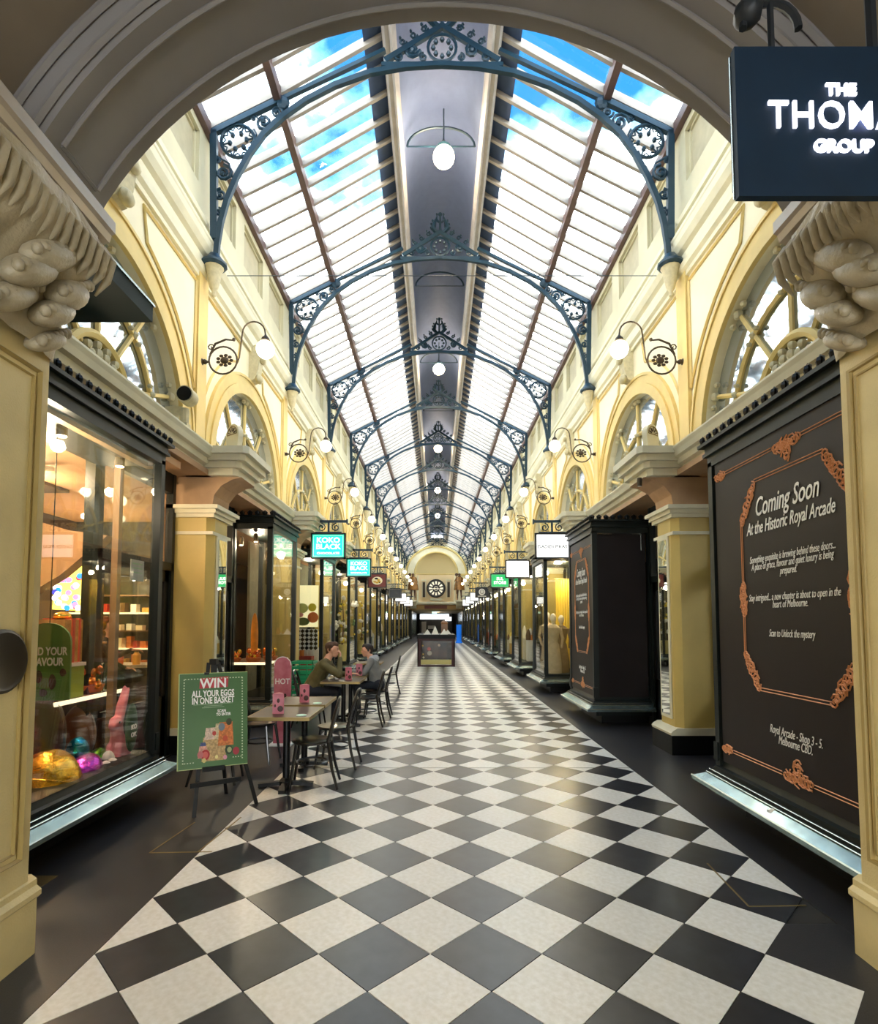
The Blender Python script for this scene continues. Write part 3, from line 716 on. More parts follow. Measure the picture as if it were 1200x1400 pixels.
#PART2
# ------------------------------------------------------------------ shopfront bays
def bay(s, y0, y1, wg, label, near=True, back=(96, 78, 58), board=False, light_w=9, depth=1.5, dz=0):
    """glazed bay standing out from the wall: glass at wg from y0 to y1, returns at both ends"""
    wr = 3.42; xg = X(s, wg); t = thing('shopfront_bay', label, 'shopfront', (X(s, (wg+wr)/2), (y0+y1)/2, 0), 0, 'projecting shopfront bays')
    b = MB(); b.box(X(s, wg+.14), X(s, wr), y0+.14, y1-.14, 0, .15); b.build('plinth', blackf, t)
    def ring(wo, e_, z0, z1, wi=None):
        b.box(X(s, wo), X(s, wr), y0-e_, y1+e_, z0, z1)
    b = MB(); ring(wg+.02, -.02, .14, .24); b.build('plinth_moulding', darkf, t)
    b = MB()
    # sloping sill: lip, slope, steps
    def loop(w_, e_, z): return [(X(s, wr), y0-e_, z), (X(s, w_), y0-e_, z), (X(s, w_), y1+e_, z), (X(s, wr), y1+e_, z)]
    L = [loop(wg-.17, .17, .235), loop(wg-.17, .17, .265), loop(wg-.08, .08, .315)]
    for i in range(len(L)-1):
        for j in range(3): b.quad(L[i][j], L[i][j+1], L[i+1][j+1], L[i+1][j])
    b.quad(*L[0]); b.quad(*L[-1]); sl = b.build('sill', sillm, t)
    b = MB(); L = [loop(wg-.08, .08, .31), loop(wg-.08, .08, .325), loop(wg-.062, .062, .33), loop(wg-.06, .06, .35), loop(wg-.035, .035, .35), loop(wg-.03, .03, .385), loop(wg+.0, .0, .395), loop(wg+.02, -.02, .44)]
    for i in range(len(L)-1):
        for j in range(3): b.quad(L[i][j], L[i][j+1], L[i+1][j+1], L[i+1][j])
    b.quad(*L[0]); b.quad(*L[-1]); b.build('sill_moulding', darkf, t)
    b = MB()
    for q, r_ in ((loop(wg-.17, .17, .27), .008), (loop(wg-.08, .08, .325), .005), (loop(wg-.062, .062, .352), .004)): b.tube(q, r_, 4)
    b.build('sill_rim', sillrim, sl)
    for yy in (y0, y1):
        for ww, h in ((wg, .05), (wr, .06)):
            b = MB(); b.box(X(s, ww-.02), X(s, ww+h*1.3), yy-h if yy == y1 else yy-.02, yy+.02 if yy == y1 else yy+h, .4, 3.24+dz)
            b.box(X(s, ww-.032), X(s, ww+h*.8), (yy-h*.6 if yy == y1 else yy-.032), (yy+.032 if yy == y1 else yy+h*.6), .44, .6)
            b.build('corner_post', darkf, t)
    b = MB()
    for z0, z1, o_ in ((3.2, 3.3, .02), (3.3, 3.33, .05), (3.33, 3.39, .035), (3.39, 3.42, .08)): ring(wg-o_, o_, z0+dz, z1+dz)
    b.build('lintel', darkf, t)
    b = MB()
    def tooth(x, y, dx, dy):
        h = .085; zc = 3.42+dz
        b.quad((x-dx*.03, y-dy*.03, zc), (x+dx*.03, y+dy*.03, zc), (x+dx*.045, y+dy*.045, zc+h*.6), (x, y, zc+h)); b.quad((x-dx*.03, y-dy*.03, zc), (x, y, zc+h), (x-dx*.045, y-dy*.045, zc+h*.6))
        b.ball((x, y, zc+h*.45), (.028, .028, .035), 6, 4)
    n = int((y1-y0)/.11)
    for i in range(n+1): tooth(X(s, wg-.05), y0-.04+(y1-y0+.08)*i/n, 0, 1)
    if near:
        n = int((wr-wg)/.11)
        for i in range(n+1): tooth(X(s, wg-.02+(wr-wg)*i/n), y0-.05, 1, 0)
    tag(b.build('cresting', blackf, t), kind='stuff')
    if not board:
        b = MB(); b.box(X(s, wg+.015), X(s, wg+.027), y0+.04, y1-.04, .42, 3.22+dz); b.build('glass_pane', shopglass, t)
        b = MB(); b.box(X(s, wg+.05), X(s, wr-.01), y0+.012, y0+.024, .42, 3.22+dz); b.build('glass_pane', shopglass, t)
        b = MB(); b.box(X(s, wg+.05), X(s, wr-.01), y1-.024, y1-.012, .42, 3.22+dz); b.build('glass_pane', shopglass, t)
        b = MB(); b.box(X(s, wg+.04), X(s, wg+depth), y0+.05, y1-.05, .2, .26); b.build('display_deck', mat('deck_wood', (92, 68, 46), .5, var=.1), t)
        if back:
            b = MB(); xb = X(s, wg+depth); b.box(xb, X(s, wg+depth+.05), y0-.7, y1+.7, 0, 3.5)
            b.build('backdrop', mat('backdrop_%d_%d_%d' % back, back, .8, var=.1), t)
        if light_w: light('window_light', 'POINT', (X(s, wg+.5), (y0+y1)/2, 3.05), light_w*LAMP, WARM, t, .08)
    else:
        b = MB(); b.box(X(s, wg+.02), X(s, wr-.05), y0+.02, y1-.02, .42, 3.22+dz); b.build('hoarding', board, t)
    return t
def door(s, y0, y1, idx, w_=3.44, leaf=None):
    d = struct('door_%d' % idx, (X(s, w_), (y0+y1)/2, 0))
    b = MB(); f = .07
    for ya_ in (y0, y1-f): b.box(X(s, w_-.03), X(s, w_+.06), ya_, ya_+f, 0, 3.53)
    b.box(X(s, w_-.02), X(s, w_+.06), y0, y1, 3.28, 3.53); b.box(X(s, w_-.03), X(s, w_+.06), y0, y1, 2.3, 2.4)
    b.build('door_frame', darkf, d)
    b = MB(); m = (y0+y1)/2
    b.box(X(s, w_), X(s, w_+.045), y0+f, y0+f+.1, .02, 2.3); b.box(X(s, w_), X(s, w_+.045), y1-f-.1, y1-f, .02, 2.3); b.box(X(s, w_), X(s, w_+.045), y0+f, y1-f, .02, .75); b.box(X(s, w_), X(s, w_+.045), y0+f, y1-f, 2.16, 2.3)
    lf = b.build('door_leaf', blackf, d)
    b = MB(); b.tube([(X(s, w_-.05), y0+.13, .95), (X(s, w_-.05), y0+.13, 1.25)], .012, 6); b.build('door_handle', sillrim, lf)
    b = MB(); b.box(X(s, w_+.02), X(s, w_+.028), y0+f+.1, y1-f-.1, .75, 2.16); b.box(X(s, w_+.02), X(s, w_+.028), y0+f, y1-f, 2.4, 3.28); b.build('door_glass', shopglass, d)
WL, WR = 2.8, 2.5
darkboard = mat('hoarding_black_brown', (31, 25, 25), .6, var=.12, vscale=3, spec=.2)
koko = bay(-1, 2.84, 5.3, 2.78, 'first shopfront bay on the left with foil eggs and pink rabbit behind its glass', near=False, back=None, light_w=0)
brd1 = bay(1, 2.84, 4.9, 2.42, 'first shopfront bay on the right, covered by the large Coming Soon board', near=False, board=darkboard, dz=-.14)
brd2 = bay(1, 8.95, 10.5, WR, 'second shopfront bay on the right with blank dark end panel', board=darkboard, dz=-.07)
Lback = {2: (150, 104, 62), 3: (196, 176, 110), 4: (150, 140, 90), 5: (40, 60, 50), 6: (150, 140, 100)}
bays = {}
didx = 1
for j in range(0, 11):
    y0 = 8.95+S*j; y1 = y0+1.55
    for s in (-1, 1):
        if s > 0 and j == 0: continue
        side = 'left' if s < 0 else 'right'
        bk = [(150, 104, 62), (136, 130, 104), (110, 116, 96), (60, 70, 58), (140, 138, 112), (50, 60, 52), (130, 124, 92)][(j+(2 if s > 0 else 0)) % 7]
        if s > 0 and j == 1: bk = (190, 160, 100)
        bays[s, j] = bay(s, y0, y1, WL if s < 0 else WR, '%s shopfront bay along the %s side of the arcade' % (ORD[j+1], side), back=bk, light_w=20 if j < 4 else 11, dz=0 if s < 0 else -.07)
for s in (-1, 1):
    door(s, (5.34 if s < 0 else 4.95), 6.9, didx); didx += 1
    for k in range(0, NB):
        yk = TY(k); door(s, yk+.32, yk+1.72, didx); didx += 1
        if yk+3.34 < YE: door(s, yk+3.33, yk+S-.32, didx); didx += 1

# mirrors on the pilasters beside the first doors
for s in (-1, 1):
    t = thing('pilaster_mirror', 'tall narrow mirror strip on the nearest %s pilaster' % ('left' if s < 0 else 'right'), 'mirror', (X(s, 2.94), 7.22, .4))
    b = MB(); b.box(X(s, 2.935), X(s, 2.955), 7.07, 7.4, .42, 2.78); b.build('frame', cream2, t)
    b = MB(); b.box(X(s, 2.928), X(s, 2.936), 7.11, 7.36, .46, 2.74); b.build('glass', mirror, t)

# ------------------------------------------------------------------ the Coming Soon boards
orn = mat('copper_print', (212, 146, 98), .5, metal=.1)
def board_art(s_x, yL, yR, parent_label, scale_note, thin=1.0):
    t = thing('hoarding_board', parent_label, 'board', (s_x, (yL+yR)/2, .45))
    Wd = yL-yR; U = lambda u: yL-u*Wd/1.78; k = Wd/1.78
    b = MB(); b.box(s_x-.006, s_x+.02, yR, yL, .45, 3.1); b.build('sheet', mat('hoarding_print_ground', (36, 29, 27), .5, var=.08, spec=.25), t)
    x = s_x-.009
    def P(u, z): return (x, U(u), z)
    b = MB()
    def line(pts):
        for o in (0, .022):
            b.tube([P(u+(o if i in (99,) else 0), z+o) for i, (u, z) in enumerate(pts)], .004, 4)
    line([(0.02+.14, 2.93), (.8, 2.93)]); line([(1.13, 2.93), (1.74, 2.93)])
    line([(.17, .56), (.8, .56)]); line([(1.13, .56), (1.74, .56)])
    def vline(u, z0, z1):
        for o in (0, .02): b.tube([P(u+o, z0), P(u+o, z1)], .004, 4)
    line([(.58, 2.75), (1.33, 2.75)]); line([(.58, 1.13), (1.33, 1.13)])
    vline(.38, 1.36, 2.5); vline(1.53, 1.36, 2.5)
    b.build('border_line', orn, t)
    b = MB(); random.seed(3)
    def blob(u, z, du, dz, n=9, r=.035, sgn=1):
        for i in range(n):
            f = i/(n-1); cu, cz = u+du*f, z+dz*f
            pts = spiral(0, 0, r*(1+.5*sin(pi*f)), random.uniform(0, 6), random.choice((-1.2, 1.2)), n=9)
            b.tube([P(cu+p[0]*1.0, cz+p[2]) for p in pts], .0065, 4)
        b.build('scroll_ornament', orn, t); b.v.clear(); b.f.clear(); b.mi.clear()
    for (u, z, du, dz) in ((.40, 2.46, .16, .27), (1.34, 2.74, .19, -.27), (.40, 1.40, .16, -.25), (1.34, 1.15, .19, .25), (.39, 1.72, 0, .24), (1.53, 1.72, 0, .24)): blob(u, z, du, dz, 13, .036)
    for z, sg in ((2.93, -1), (.57, 1)):
        blob(.02, z, .12, 0, 6); blob(.84, z, .26, 0, 11, .04); blob(.97, z+sg*.03, 0, sg*.07, 4, .04)
    F = lambda u, z: frame((x-.002, U(u), z), (0, -1, 0), (0, 0, 1))
    T = lambda nm, body, u, z, size, sx=.8, sh=.32: text(nm, body, F(u, z), size, whitep, t, shear=sh, offset=(.0009*size/.1 if size > .1 else 0), extrude=.001, sx=sx*k)
    T('lettering', 'Coming Soon', .93, 2.54, .205, .62); T('lettering', 'At the Historic Royal Arcade', .94, 2.385, .138, .58)
    T('lettering', 'Something exquisite is brewing behind these doors...', .95, 2.14, .078, .55); T('lettering', 'A place of grace, flavour and quiet luxury is being', .95, 2.083, .078, .56); T('lettering', 'prepared.', .95, 2.025, .078, .6)
    T('lettering', 'Stay intrigued... a new chapter is about to open in the', .95, 1.842, .078, .57); T('lettering', 'heart of Melbourne.', .95, 1.785, .078, .6)
    T('lettering', 'Scan to Unlock the mystery', .95, 1.572, .078, .55)
    T('lettering', 'Royal Arcade - Shop 3 - 5.', .95, .865, .088, .58); T('lettering', 'Melbourne CBD.', .95, .8, .088, .58)
    return t
board_art(X(1, 2.42)+.0, 4.82, 3.0, 'large black Coming Soon board with copper scroll border, nearest on the right', 1)
board_art(X(1, WR)+.0, 10.42, 9.02, 'smaller Coming Soon board on the second bay, behind the right pilaster', 1)
b = MB(); z_ = 8.968
for p, q in (((2.58, 3.12), (2.82, 3.12)), ((2.56, 3.12), (2.56, .5)), ((3.16, 3.12), (3.3, 3.12)), ((3.3, 3.12), (3.3, 2.85))):
    b.beam((X(1, p[0]), z_, p[1]), (X(1, q[0]), z_, q[1]), .008, .008)
b.build('corner_trim', sillrim, brd2)

# ------------------------------------------------------------------ hanging signs along the arcade
def hang(s, yk, col, lines, label, frame_c=(24, 28, 30), emit=.0, tcol=None, z=3.76, wd=.72, ht=.54):
    xa = X(s, 2.85); xe = X(s, 1.95); t = thing('hanging_sign', label, 'sign', (xe, yk, z), 0, 'signs hung across the arcade')
    b = MB(); b.box(xa, xe, yk-.02, yk+.02, z-.03, z+.02); b.box(X(s, 2.3), X(s, 2.34), yk-.02, yk+.02, z-.25, z)
    b.box(X(s, 2.05), X(s, 2.6), yk-.012, yk+.012, z-.25, z-.22); b.box(xe, xe+(-s)*.03, yk-.03, yk+.03, z-.06, z+.04)
    xm = X(s, 2.32)
    for sg in (-1, 1):
        b.tube([(p[0], yk, p[2]) for p in spiral(xm+sg*.15, z-.13, .09, pi/2, 1.4*sg, n=12)], .012, 4)
    b.build('bracket', iron, t, smooth=True)
    zt, zb_ = z-.25, z-.25-ht; x0, x1 = xm-wd/2, xm+wd/2
    b = MB(); f = .035
    for q in ((x0, x1, zt-f, zt), (x0, x1, zb_, zb_+f), (x0, x0+f, zb_, zt), (x1-f, x1, zb_, zt)): b.box(q[0], q[1], yk-.04, yk+.04, q[2], q[3])
    b.build('sign_frame', mat('sign_frame_%d' % frame_c[0], frame_c, .4), t)
    b = MB(); b.box(x0+f, x1-f, yk-.03, yk+.03, zb_+f, zt-f); b.build('sign_panel', mat('sign_%d_%d_%d' % col, col, .5, emit=emit, ecol=col), t)
    for (txt, dz, size, tc, sx) in lines:
        text('lettering', txt, frame((xm, yk-.032, (zt+zb_)/2+dz), (1, 0, 0), (0, 0, 1)), size, mat('sign_ink_%d_%d' % (tc[0], tc[2]), tc, .5, emit=.5 if tc[0] > 200 and emit else 0, ecol=tc), t, offset=.004*size/.15, extrude=.001, sx=sx)
    return t, xm, (zt+zb_)/2
teal = (14, 198, 168); wht = (250, 250, 248)
KL = [('KOKO', .115, .15, wht, 1.1), ('BLACK', -.02, .15, wht, 1.1), ('CHOCOLATE', -.155, .062, wht, 1.25)]
t, xm, zm = hang(-1, TY(1), teal, KL, 'nearest and larger of the two teal hanging signs with white letters', emit=.55)
def rim(t, xm, zm, yk, m, w_=.62, h_=.44):
    b = MB()
    for q in ((-w_/2, w_/2, h_/2-.012, h_/2), (-w_/2, w_/2, -h_/2, -h_/2+.012), (-w_/2, -w_/2+.012, -h_/2, h_/2), (w_/2-.012, w_/2, -h_/2, h_/2)): b.box(xm+q[0], xm+q[1], yk-.034, yk-.03, zm+q[2], zm+q[3])
    b.build('border', m, t)
rim(t, xm, zm, TY(1), whitep)
t, xm, zm = hang(-1, 15.7, teal, KL, 'smaller teal hanging sign with white letters, just beyond the larger one', emit=.55); rim(t, xm, zm, 15.7, whitep)
t, xm, zm = hang(-1, 20.6, (112, 44, 40), [], 'maroon hanging sign with a cream and gold oval emblem')
b = MB(); b.lathe([(.2, -.036), (.2, -.03)], (xm, 20.6, zm), 24, 'y', (1, .75)); b.build('emblem', mat('emblem_cream', (240, 232, 200), .5), t)
b = MB()
for dx, dz in ((-.09, -.04), (0, -.07), (.08, -.03), (.05, .03)): b.ball((xm+dx, 20.562, zm+dz), (.06, .008, .035), 8, 5)
b.build('emblem_mark', mat('emblem_gold', (214, 172, 60), .5), t); b = MB(); b.ball((xm-.03, 20.56, zm+.08), (.07, .008, .035), 8, 5); b.ball((xm+.09, 20.558, zm-.07), (.03, .008, .02), 6, 4); b.build('emblem_dark', blackf, t)
t, xm, zm = hang(-1, 29.6, (70, 76, 84), [], 'plain slate grey hanging sign far along the left side'); rim(t, xm, zm, 29.6, whitep, .66, .48)
for i, yk in enumerate((34.2, 38.6, 43.5)): hang(-1, yk, (244, 244, 240), [('SHOES' if 0 else '', 0, .1, (40, 40, 40), 1)] if 0 else [], '%s plain white hanging sign in the far left row' % ORD[i], emit=.4)
hang(1, TY(1), (250, 250, 248), [('DADIDI PIKAS', -.02, .098, (60, 60, 60), 1.0)], 'nearest right hanging sign, white with thin grey lettering', emit=.55)
hang(1, 16.1, (250, 250, 250), [('S  T  F', .07, .05, (226, 228, 230), 1), ('B', -.0, .05, (226, 228, 230), 1)], 'second right hanging sign, white and almost blank', emit=.55)
t, xm, zm = hang(1, 20.6, (22, 160, 88), [('SUL', .07, .15, wht, 1.05), ('STORE', -.08, .15, wht, 1.05)], 'green hanging sign reading STORE, partly behind the blank white one', emit=.35); rim(t, xm, zm, 20.6, mat('sign_mint', (150, 226, 180), .5), .63, .45)
t, xm, zm = hang(1, 28.8, (34, 40, 52), [], 'dark hanging sign with a white ring emblem on the right')
b = MB(); b.lathe([(.17, -.036), (.17, -.03)], (xm, 28.8, zm+.04), 24, 'y'); b.box(xm-.22, xm+.22, 28.764, 28.77, zm-.2, zm-.17); b.build('emblem', whitep, t)
b = MB(); b.tube([(xm+.1*cos(a), 28.76, zm+.04+.1*sin(a)) for a in [2*pi*i/20 for i in range(20)]], .012, 4, closed=True); b.box(xm-.06, xm+.06, 28.757, 28.763, zm+.03, zm+.05); b.build('emblem_mark', blackf, t)
for i, yk in enumerate((33.4, 38.2, 43.0)): hang(1, yk, (244, 244, 240), [], '%s plain white hanging sign in the far right row' % ORD[i], emit=.4)

# ------------------------------------------------------------------ end wall with niche, clock and the two figures
ew = struct('wall_back', (XC, YE, 0)); ye = YE
b = MB(); n = 24; R_ = 2.15; zs = 6.7; cxw = XC-.1
Q = [(R_*cos(pi*i/n), zs+R_*sin(pi*i/n)) for i in range(n+1)]
def top(x): return 9.9
Q2 = [(3.5, zs)]+Q+[(-3.5, zs)]
for i in range(len(Q2)-1):
    (xa, za), (xb, zb2) = Q2[i], Q2[i+1]; b.quad((cxw+xa, ye, za), (cxw+xb, ye, zb2), (cxw+xb, ye, 10.4), (cxw+xa, ye, 10.4))
b.quad((cxw+R_, ye, 3.7), (cxw+3.5, ye, 3.7), (cxw+3.5, ye, zs), (cxw+R_, ye, zs)); b.quad((cxw-R_, ye, 3.7), (cxw-3.5, ye, 3.7), (cxw-3.5, ye, zs), (cxw-R_, ye, zs))
b.build('end_wall', cream, ew)
b = MB()
for i in range(n):
    a0, a1 = pi*i/n, pi*(i+1)/n
    b.quad((cxw+R_*cos(a0), ye+.45*R_*sin(a0), 3.7), (cxw+R_*cos(a1), ye+.45*R_*sin(a1), 3.7), (cxw+R_*cos(a1), ye+.45*R_*sin(a1), zs), (cxw+R_*cos(a0), ye+.45*R_*sin(a0), zs))
b.build('niche_wall', mat('niche_plaster', (240, 214, 168), .6), ew, smooth=True)
b = MB(); m = 10
def dome(i, j):
    a = pi*i/n; e_ = pi/2*j/m; return (cxw+R_*cos(a)*cos(e_) if 0 else cxw+R_*cos(a)*cos(e_), ye+.45*R_*sin(a)*cos(e_), zs+R_*sin(e_))
for j in range(m):
    for i in range(n): b.quad(dome(i, j), dome(i+1, j), dome(i+1, j+1), dome(i, j+1))
b.build('half_dome', mat('dome_plaster', (206, 186, 136), .7), ew, smooth=True)
b = MB(); b.tube([(cxw+(R_+.05)*cos(pi*i/30), ye-.03, zs+(R_+.05)*sin(pi*i/30)) for i in range(31)], .08, 6); b.tube([(cxw+(R_+.95)*cos(pi*i/30), ye-.05, zs-.1+(R_+.75)*sin(pi*i/30)) for i in range(31)], .1, 6); b.build('niche_archivolt', yellow, ew, smooth=True)
b = MB(); b.box(cxw-3.4, cxw-R_, ye-.12, ye, 6.5, 6.68); b.box(cxw+R_, cxw+3.4, ye-.12, ye, 6.5, 6.68); b.box(cxw-3.4, cxw-R_, ye-.08, ye, 5.95, 6.05); b.box(cxw+R_, cxw+3.4, ye-.08, ye, 5.95, 6.05)
b.tube([(cxw+R_*cos(pi*i/20)*.99, ye+.44*R_*sin(pi*i/20), zs) for i in range(21)], .06, 5); b.build('niche_cornice', yellow, ew)
b = MB(); b.box(cxw-3.5, cxw+3.5, ye-.25, ye+.9, 3.5, 3.72); b.box(cxw-2.4, cxw+2.4, ye-.55, ye-.25, 3.6, 3.78); b.build('balcony', cream2, ew)
for sg in (-1, 1):
    b = MB(); b.box(cxw+sg*1.28-.13, cxw+sg*1.28+.13, ye+.55, ye+.62, 4.3, 5.85); b.build('slot_window', mat('slot_dark', (72, 58, 44), .6), ew)
    b = MB(); b.box(cxw+sg*1.28-.22, cxw+sg*1.28-.15, ye+.5, ye+.64, 4.2, 6.0); b.box(cxw+sg*1.28+.15, cxw+sg*1.28+.22, ye+.5, ye+.64, 4.2, 6.0); b.box(cxw+sg*1.28-.25, cxw+sg*1.28+.25, ye+.48, ye+.64, 6.0, 6.12); b.build('window_surround', cream, ew)
    b = MB(); b.box(cxw+sg*1.9-.08, cxw+sg*1.9+.08, ye+.2, ye+.35, 3.72, 6.5); b.build('niche_pilaster', cream, ew)
b = MB(); b.box(cxw-3.5, cxw+3.5, ye-.05, ye+.1, 3.0, 3.5); b.build('lower_beam', mat('beam_ochre', (150, 118, 66), .6), ew)
b = MB(); b.box(cxw-1.2, cxw+1.1, ye-.1, ye-.04, 3.08, 3.42); b.build('beam_panel', mat('beam_red', (92, 44, 36), .6), ew)
ew = struct('ceiling_passage', (XC, YE+8, 0))
b = MB(); b.box(-4, 4.2, ye, 76, 2.85, 3.0); b.build('passage_ceiling', mat('passage_ceiling_paint', (110, 100, 72), .7), ew)
for s in (-1, 1):
    b = MB(); b.box(X(s, 2.6), X(s, 3.0), ye, 76, 0, 3.0); b.build('passage_wall', darkf, ew)
    for i in range(4):
        b = MB(); b.box(X(s, 2.56), X(s, 2.6), ye+.6+i*3, ye+2.6+i*3, .4, 2.6); b.build('passage_pane', mat('passage_pane', (60, 80, 74), .2), ew)
b = MB(); b.box(-3, 3.2, 72, 72.2, 0, 3.0); b.build('passage_end', mat('passage_end_dark', (46, 46, 44), .6), ew)
light('passage_light', 'POINT', (XC, 62, 2.6), 60, WARM, ew, .3)
t = thing('lit_fascia', 'bright white illuminated fascia far at the end of the passage', 'sign', (-.3, 70, 2.5)); b = MB(); b.box(-2.1, 1.6, 70, 70.1, 2.1, 2.75); b.build('panel', mat('lit_white', (235, 240, 245), .5, emit=1.0, ecol=(225, 235, 245)), t)
b = MB(); b.box(1.1, 1.9, 69.6, 69.7, 1.9, 2.4); b.build('side_panel', mat('lit_white', (235, 240, 245), .5), t)
b = MB(); b.box(-2.15, 2.0, 70.1, 70.2, 0, 2.9); b.build('shop_portal', blackf, t)
b = MB(); b.box(-1.9, -1.3, 69.7, 69.8, .3, 1.8); b.box(-1.1, -.2, 69.7, 69.8, .9, 1.3); b.build('poster_panel', mat('poster_grey', (190, 190, 186), .6), t)
t = thing('exit_sign', 'small green-white exit light under the beam below the clock', 'sign', (-.2, YE+.5, 2.7)); b = MB(); b.box(-.45, .05, YE+.5, YE+.56, 2.62, 2.8); b.build('box', mat('exit_glow', (170, 220, 190), .5, emit=.8), t); b = MB(); b.tube([(-.2, YE+.53, 2.8), (-.2, YE+.53, 3.0)], .02, 5); b.build('stem', blackf, t)
# clock
t = thing('wall_clock', 'round black arcade clock with pale numerals in the end niche', 'clock', (cxw-.02, YE-.35, 5.15))
b = MB(); b.lathe([(.92, .12), (.95, 0), (.9, -.06), (.82, -.06), (.8, .02)], (cxw-.02, YE-.35, 5.15), 40, 'y'); b.build('rim', mat('clock_black', (22, 22, 22), .4), t, smooth=True)
b = MB(); b.lathe([(.82, -.01), (.82, .05)], (cxw-.02, YE-.35, 5.15), 40, 'y'); b.build('dial', mat('clock_dial', (30, 30, 28), .5), t)
for i in range(12):
    a = i*pi/6; b = MB(); d = Vector((sin(a), 0, cos(a))); q = Vector((cos(a), 0, -sin(a))); c0 = Vector((cxw-.02, YE-.385, 5.15))
    b.prism([(.40, .05), (.40, -.05), (.72, -.11), (.72, .11)], lambda p, q_, t_: tuple(c0+d*p+q*q_+Vector((0, t_, 0))), 0, .02); b.build('numeral', mat('numeral_cream', (248, 240, 214), .5, emit=.15), t)
b = MB(); c0 = Vector((cxw-.02, YE-.40, 5.15)); b.beam(c0, c0+Vector((.6, 0, -.1)), .02, .05); b.beam(c0, c0+Vector((-.38, 0, -.05)), .02, .07); b.tube([(c0.x+.2*cos(pi*i/8), c0.y, c0.z+.2*sin(pi*i/8)) for i in range(16)], .02, 4, closed=True); b.build('hands', mat('numeral_cream', (248, 240, 214), .5), t)
b = MB(); b.tube([(cxw-.02, YE-.3, 5.15), (cxw-.02, YE+.95, 5.15)], .12, 8); b.box(cxw-.6, cxw+.55, YE-.2, YE+.6, 3.95, 4.15); b.build('mounting', cream2, t)

# ------------------------------------------------------------------ figures (remeshed continuous bodies)
def capsules(prims, voxel, mats, name, parent, smooth_it=6):
    b = MB()
    for A, B, ra, rb, mi in prims:
        A = Vector(A); B = Vector(B); L_ = (B-A).length
        if L_ < 1e-5: b.ball(A, ra if isinstance(ra, tuple) else (ra, ra, ra), 14, 10); continue
        n = max(3, int(L_/.03)); b.tube([A.lerp(B, i/n) for i in range(n+1)], [ra+(rb-ra)*i/n for i in range(n+1)], 12); b.ball(A, ra, 12, 8); b.ball(B, rb, 12, 8)
    o = b.build(name, mats, None, local=True)
    md = o.modifiers.new('r', 'REMESH'); md.mode = 'VOXEL'; md.voxel_size = voxel
    sm = o.modifiers.new('s', 'SMOOTH'); sm.factor = .5; sm.iterations = smooth_it
    dg = bpy.context.evaluated_depsgraph_get(); me = bpy.data.meshes.new_from_object(o.evaluated_get(dg)); bpy.data.objects.remove(o)
    me.materials.clear()
    for m_ in mats: me.materials.append(m_)
    def dist(p, A, B, ra, rb):
        A = Vector(A); B = Vector(B); d = B-A; l = d.length_squared
        t_ = 0 if l < 1e-9 else max(0, min(1, (p-A).dot(d)/l)); r0 = max(ra) if isinstance(ra, tuple) else ra; r1 = max(rb) if isinstance(rb, tuple) else rb
        return (p-(A+d*t_)).length-(r0+(r1-r0)*t_)
    mi = []
    for p in me.polygons:
        c = p.center; mi.append(min(prims, key=lambda q: dist(c, *q[:4]))[4])
    me.polygons.foreach_set('material_index', mi); me.polygons.foreach_set('use_smooth', [True]*len(mi))
    r = bpy.data.objects.new(name, me); C.objects.link(r); r.parent = parent; return r
skin = mat('skin', (214, 160, 130), .5); hairm = mat('brown_hair', (82, 54, 34), .7, var=.2, vscale=30); hair2 = mat('dark_hair', (44, 34, 28), .7, var=.2, vscale=30)
def hand(prims, W, d, up, side, mi=0, k=1, curl=.6):
    """palm from wrist W along d; up = back of the hand; side = thumb side"""
    W = Vector(W); d = Vector(d).normalized(); up = Vector(up).normalized(); sd = Vector(side).normalized()
    P = W+d*.05*k
    for q in (-.027, -.009, .009, .027): prims.append((W+d*.01+sd*q*.7*k, W+d*.085*k+sd*q*k, .014*k, .012*k, mi))
    for q, L_ in ((.027, .07), (.009, .08), (-.009, .073), (-.027, .055)):
        a0 = W+d*.09*k+sd*q*k; a1 = a0+(d*cos(curl*.6)-up*sin(curl*.6))*L_*.5*k; a2 = a1+(d*cos(curl*1.6)-up*sin(curl*1.6))*L_*.5*k
        prims.append((a0, a1, .0095*k, .009*k, mi)); prims.append((a1, a2, .009*k, .0075*k, mi))
    b0 = W+d*.03*k+sd*.03*k; b1 = b0+(d*.6+sd*.8).normalized()*.035*k; b2 = b1+(d*.95+sd*.2).normalized()*.03*k
    prims.append((b0, b1, .012*k, .011*k, mi)); prims.append((b1, b2, .011*k, .009*k, mi))
def head(prims, H, f, k=1, mi=0):
    """head centre H, facing f (horizontal unit vector)"""
    H = Vector(H); f = Vector(f).normalized(); sd = Vector((0, 0, 1)).cross(f)
    prims += [(H+Vector((0, 0, .03*k))-f*.02*k, H+Vector((0, 0, .03*k))+f*.02*k, .088*k, .08*k, mi), (H+f*.035*k-Vector((0, 0, .02*k)), H+f*.045*k-Vector((0, 0, .075*k)), .062*k, .04*k, mi),
              (H+f*.09*k+Vector((0, 0, .015*k)), H+f*.112*k-Vector((0, 0, .02*k)), .009*k, .014*k, mi),
              (H+f*.088*k-Vector((0, 0, .05*k))-sd*.014*k, H+f*.088*k-Vector((0, 0, .05*k))+sd*.014*k, .009*k, .009*k, mi)]
    for q in (-1, 1): prims.append((H+sd*q*.082*k+Vector((0, 0, .02*k)), H+sd*q*.084*k-Vector((0, 0, .015*k)), .013*k, .01*k, mi))
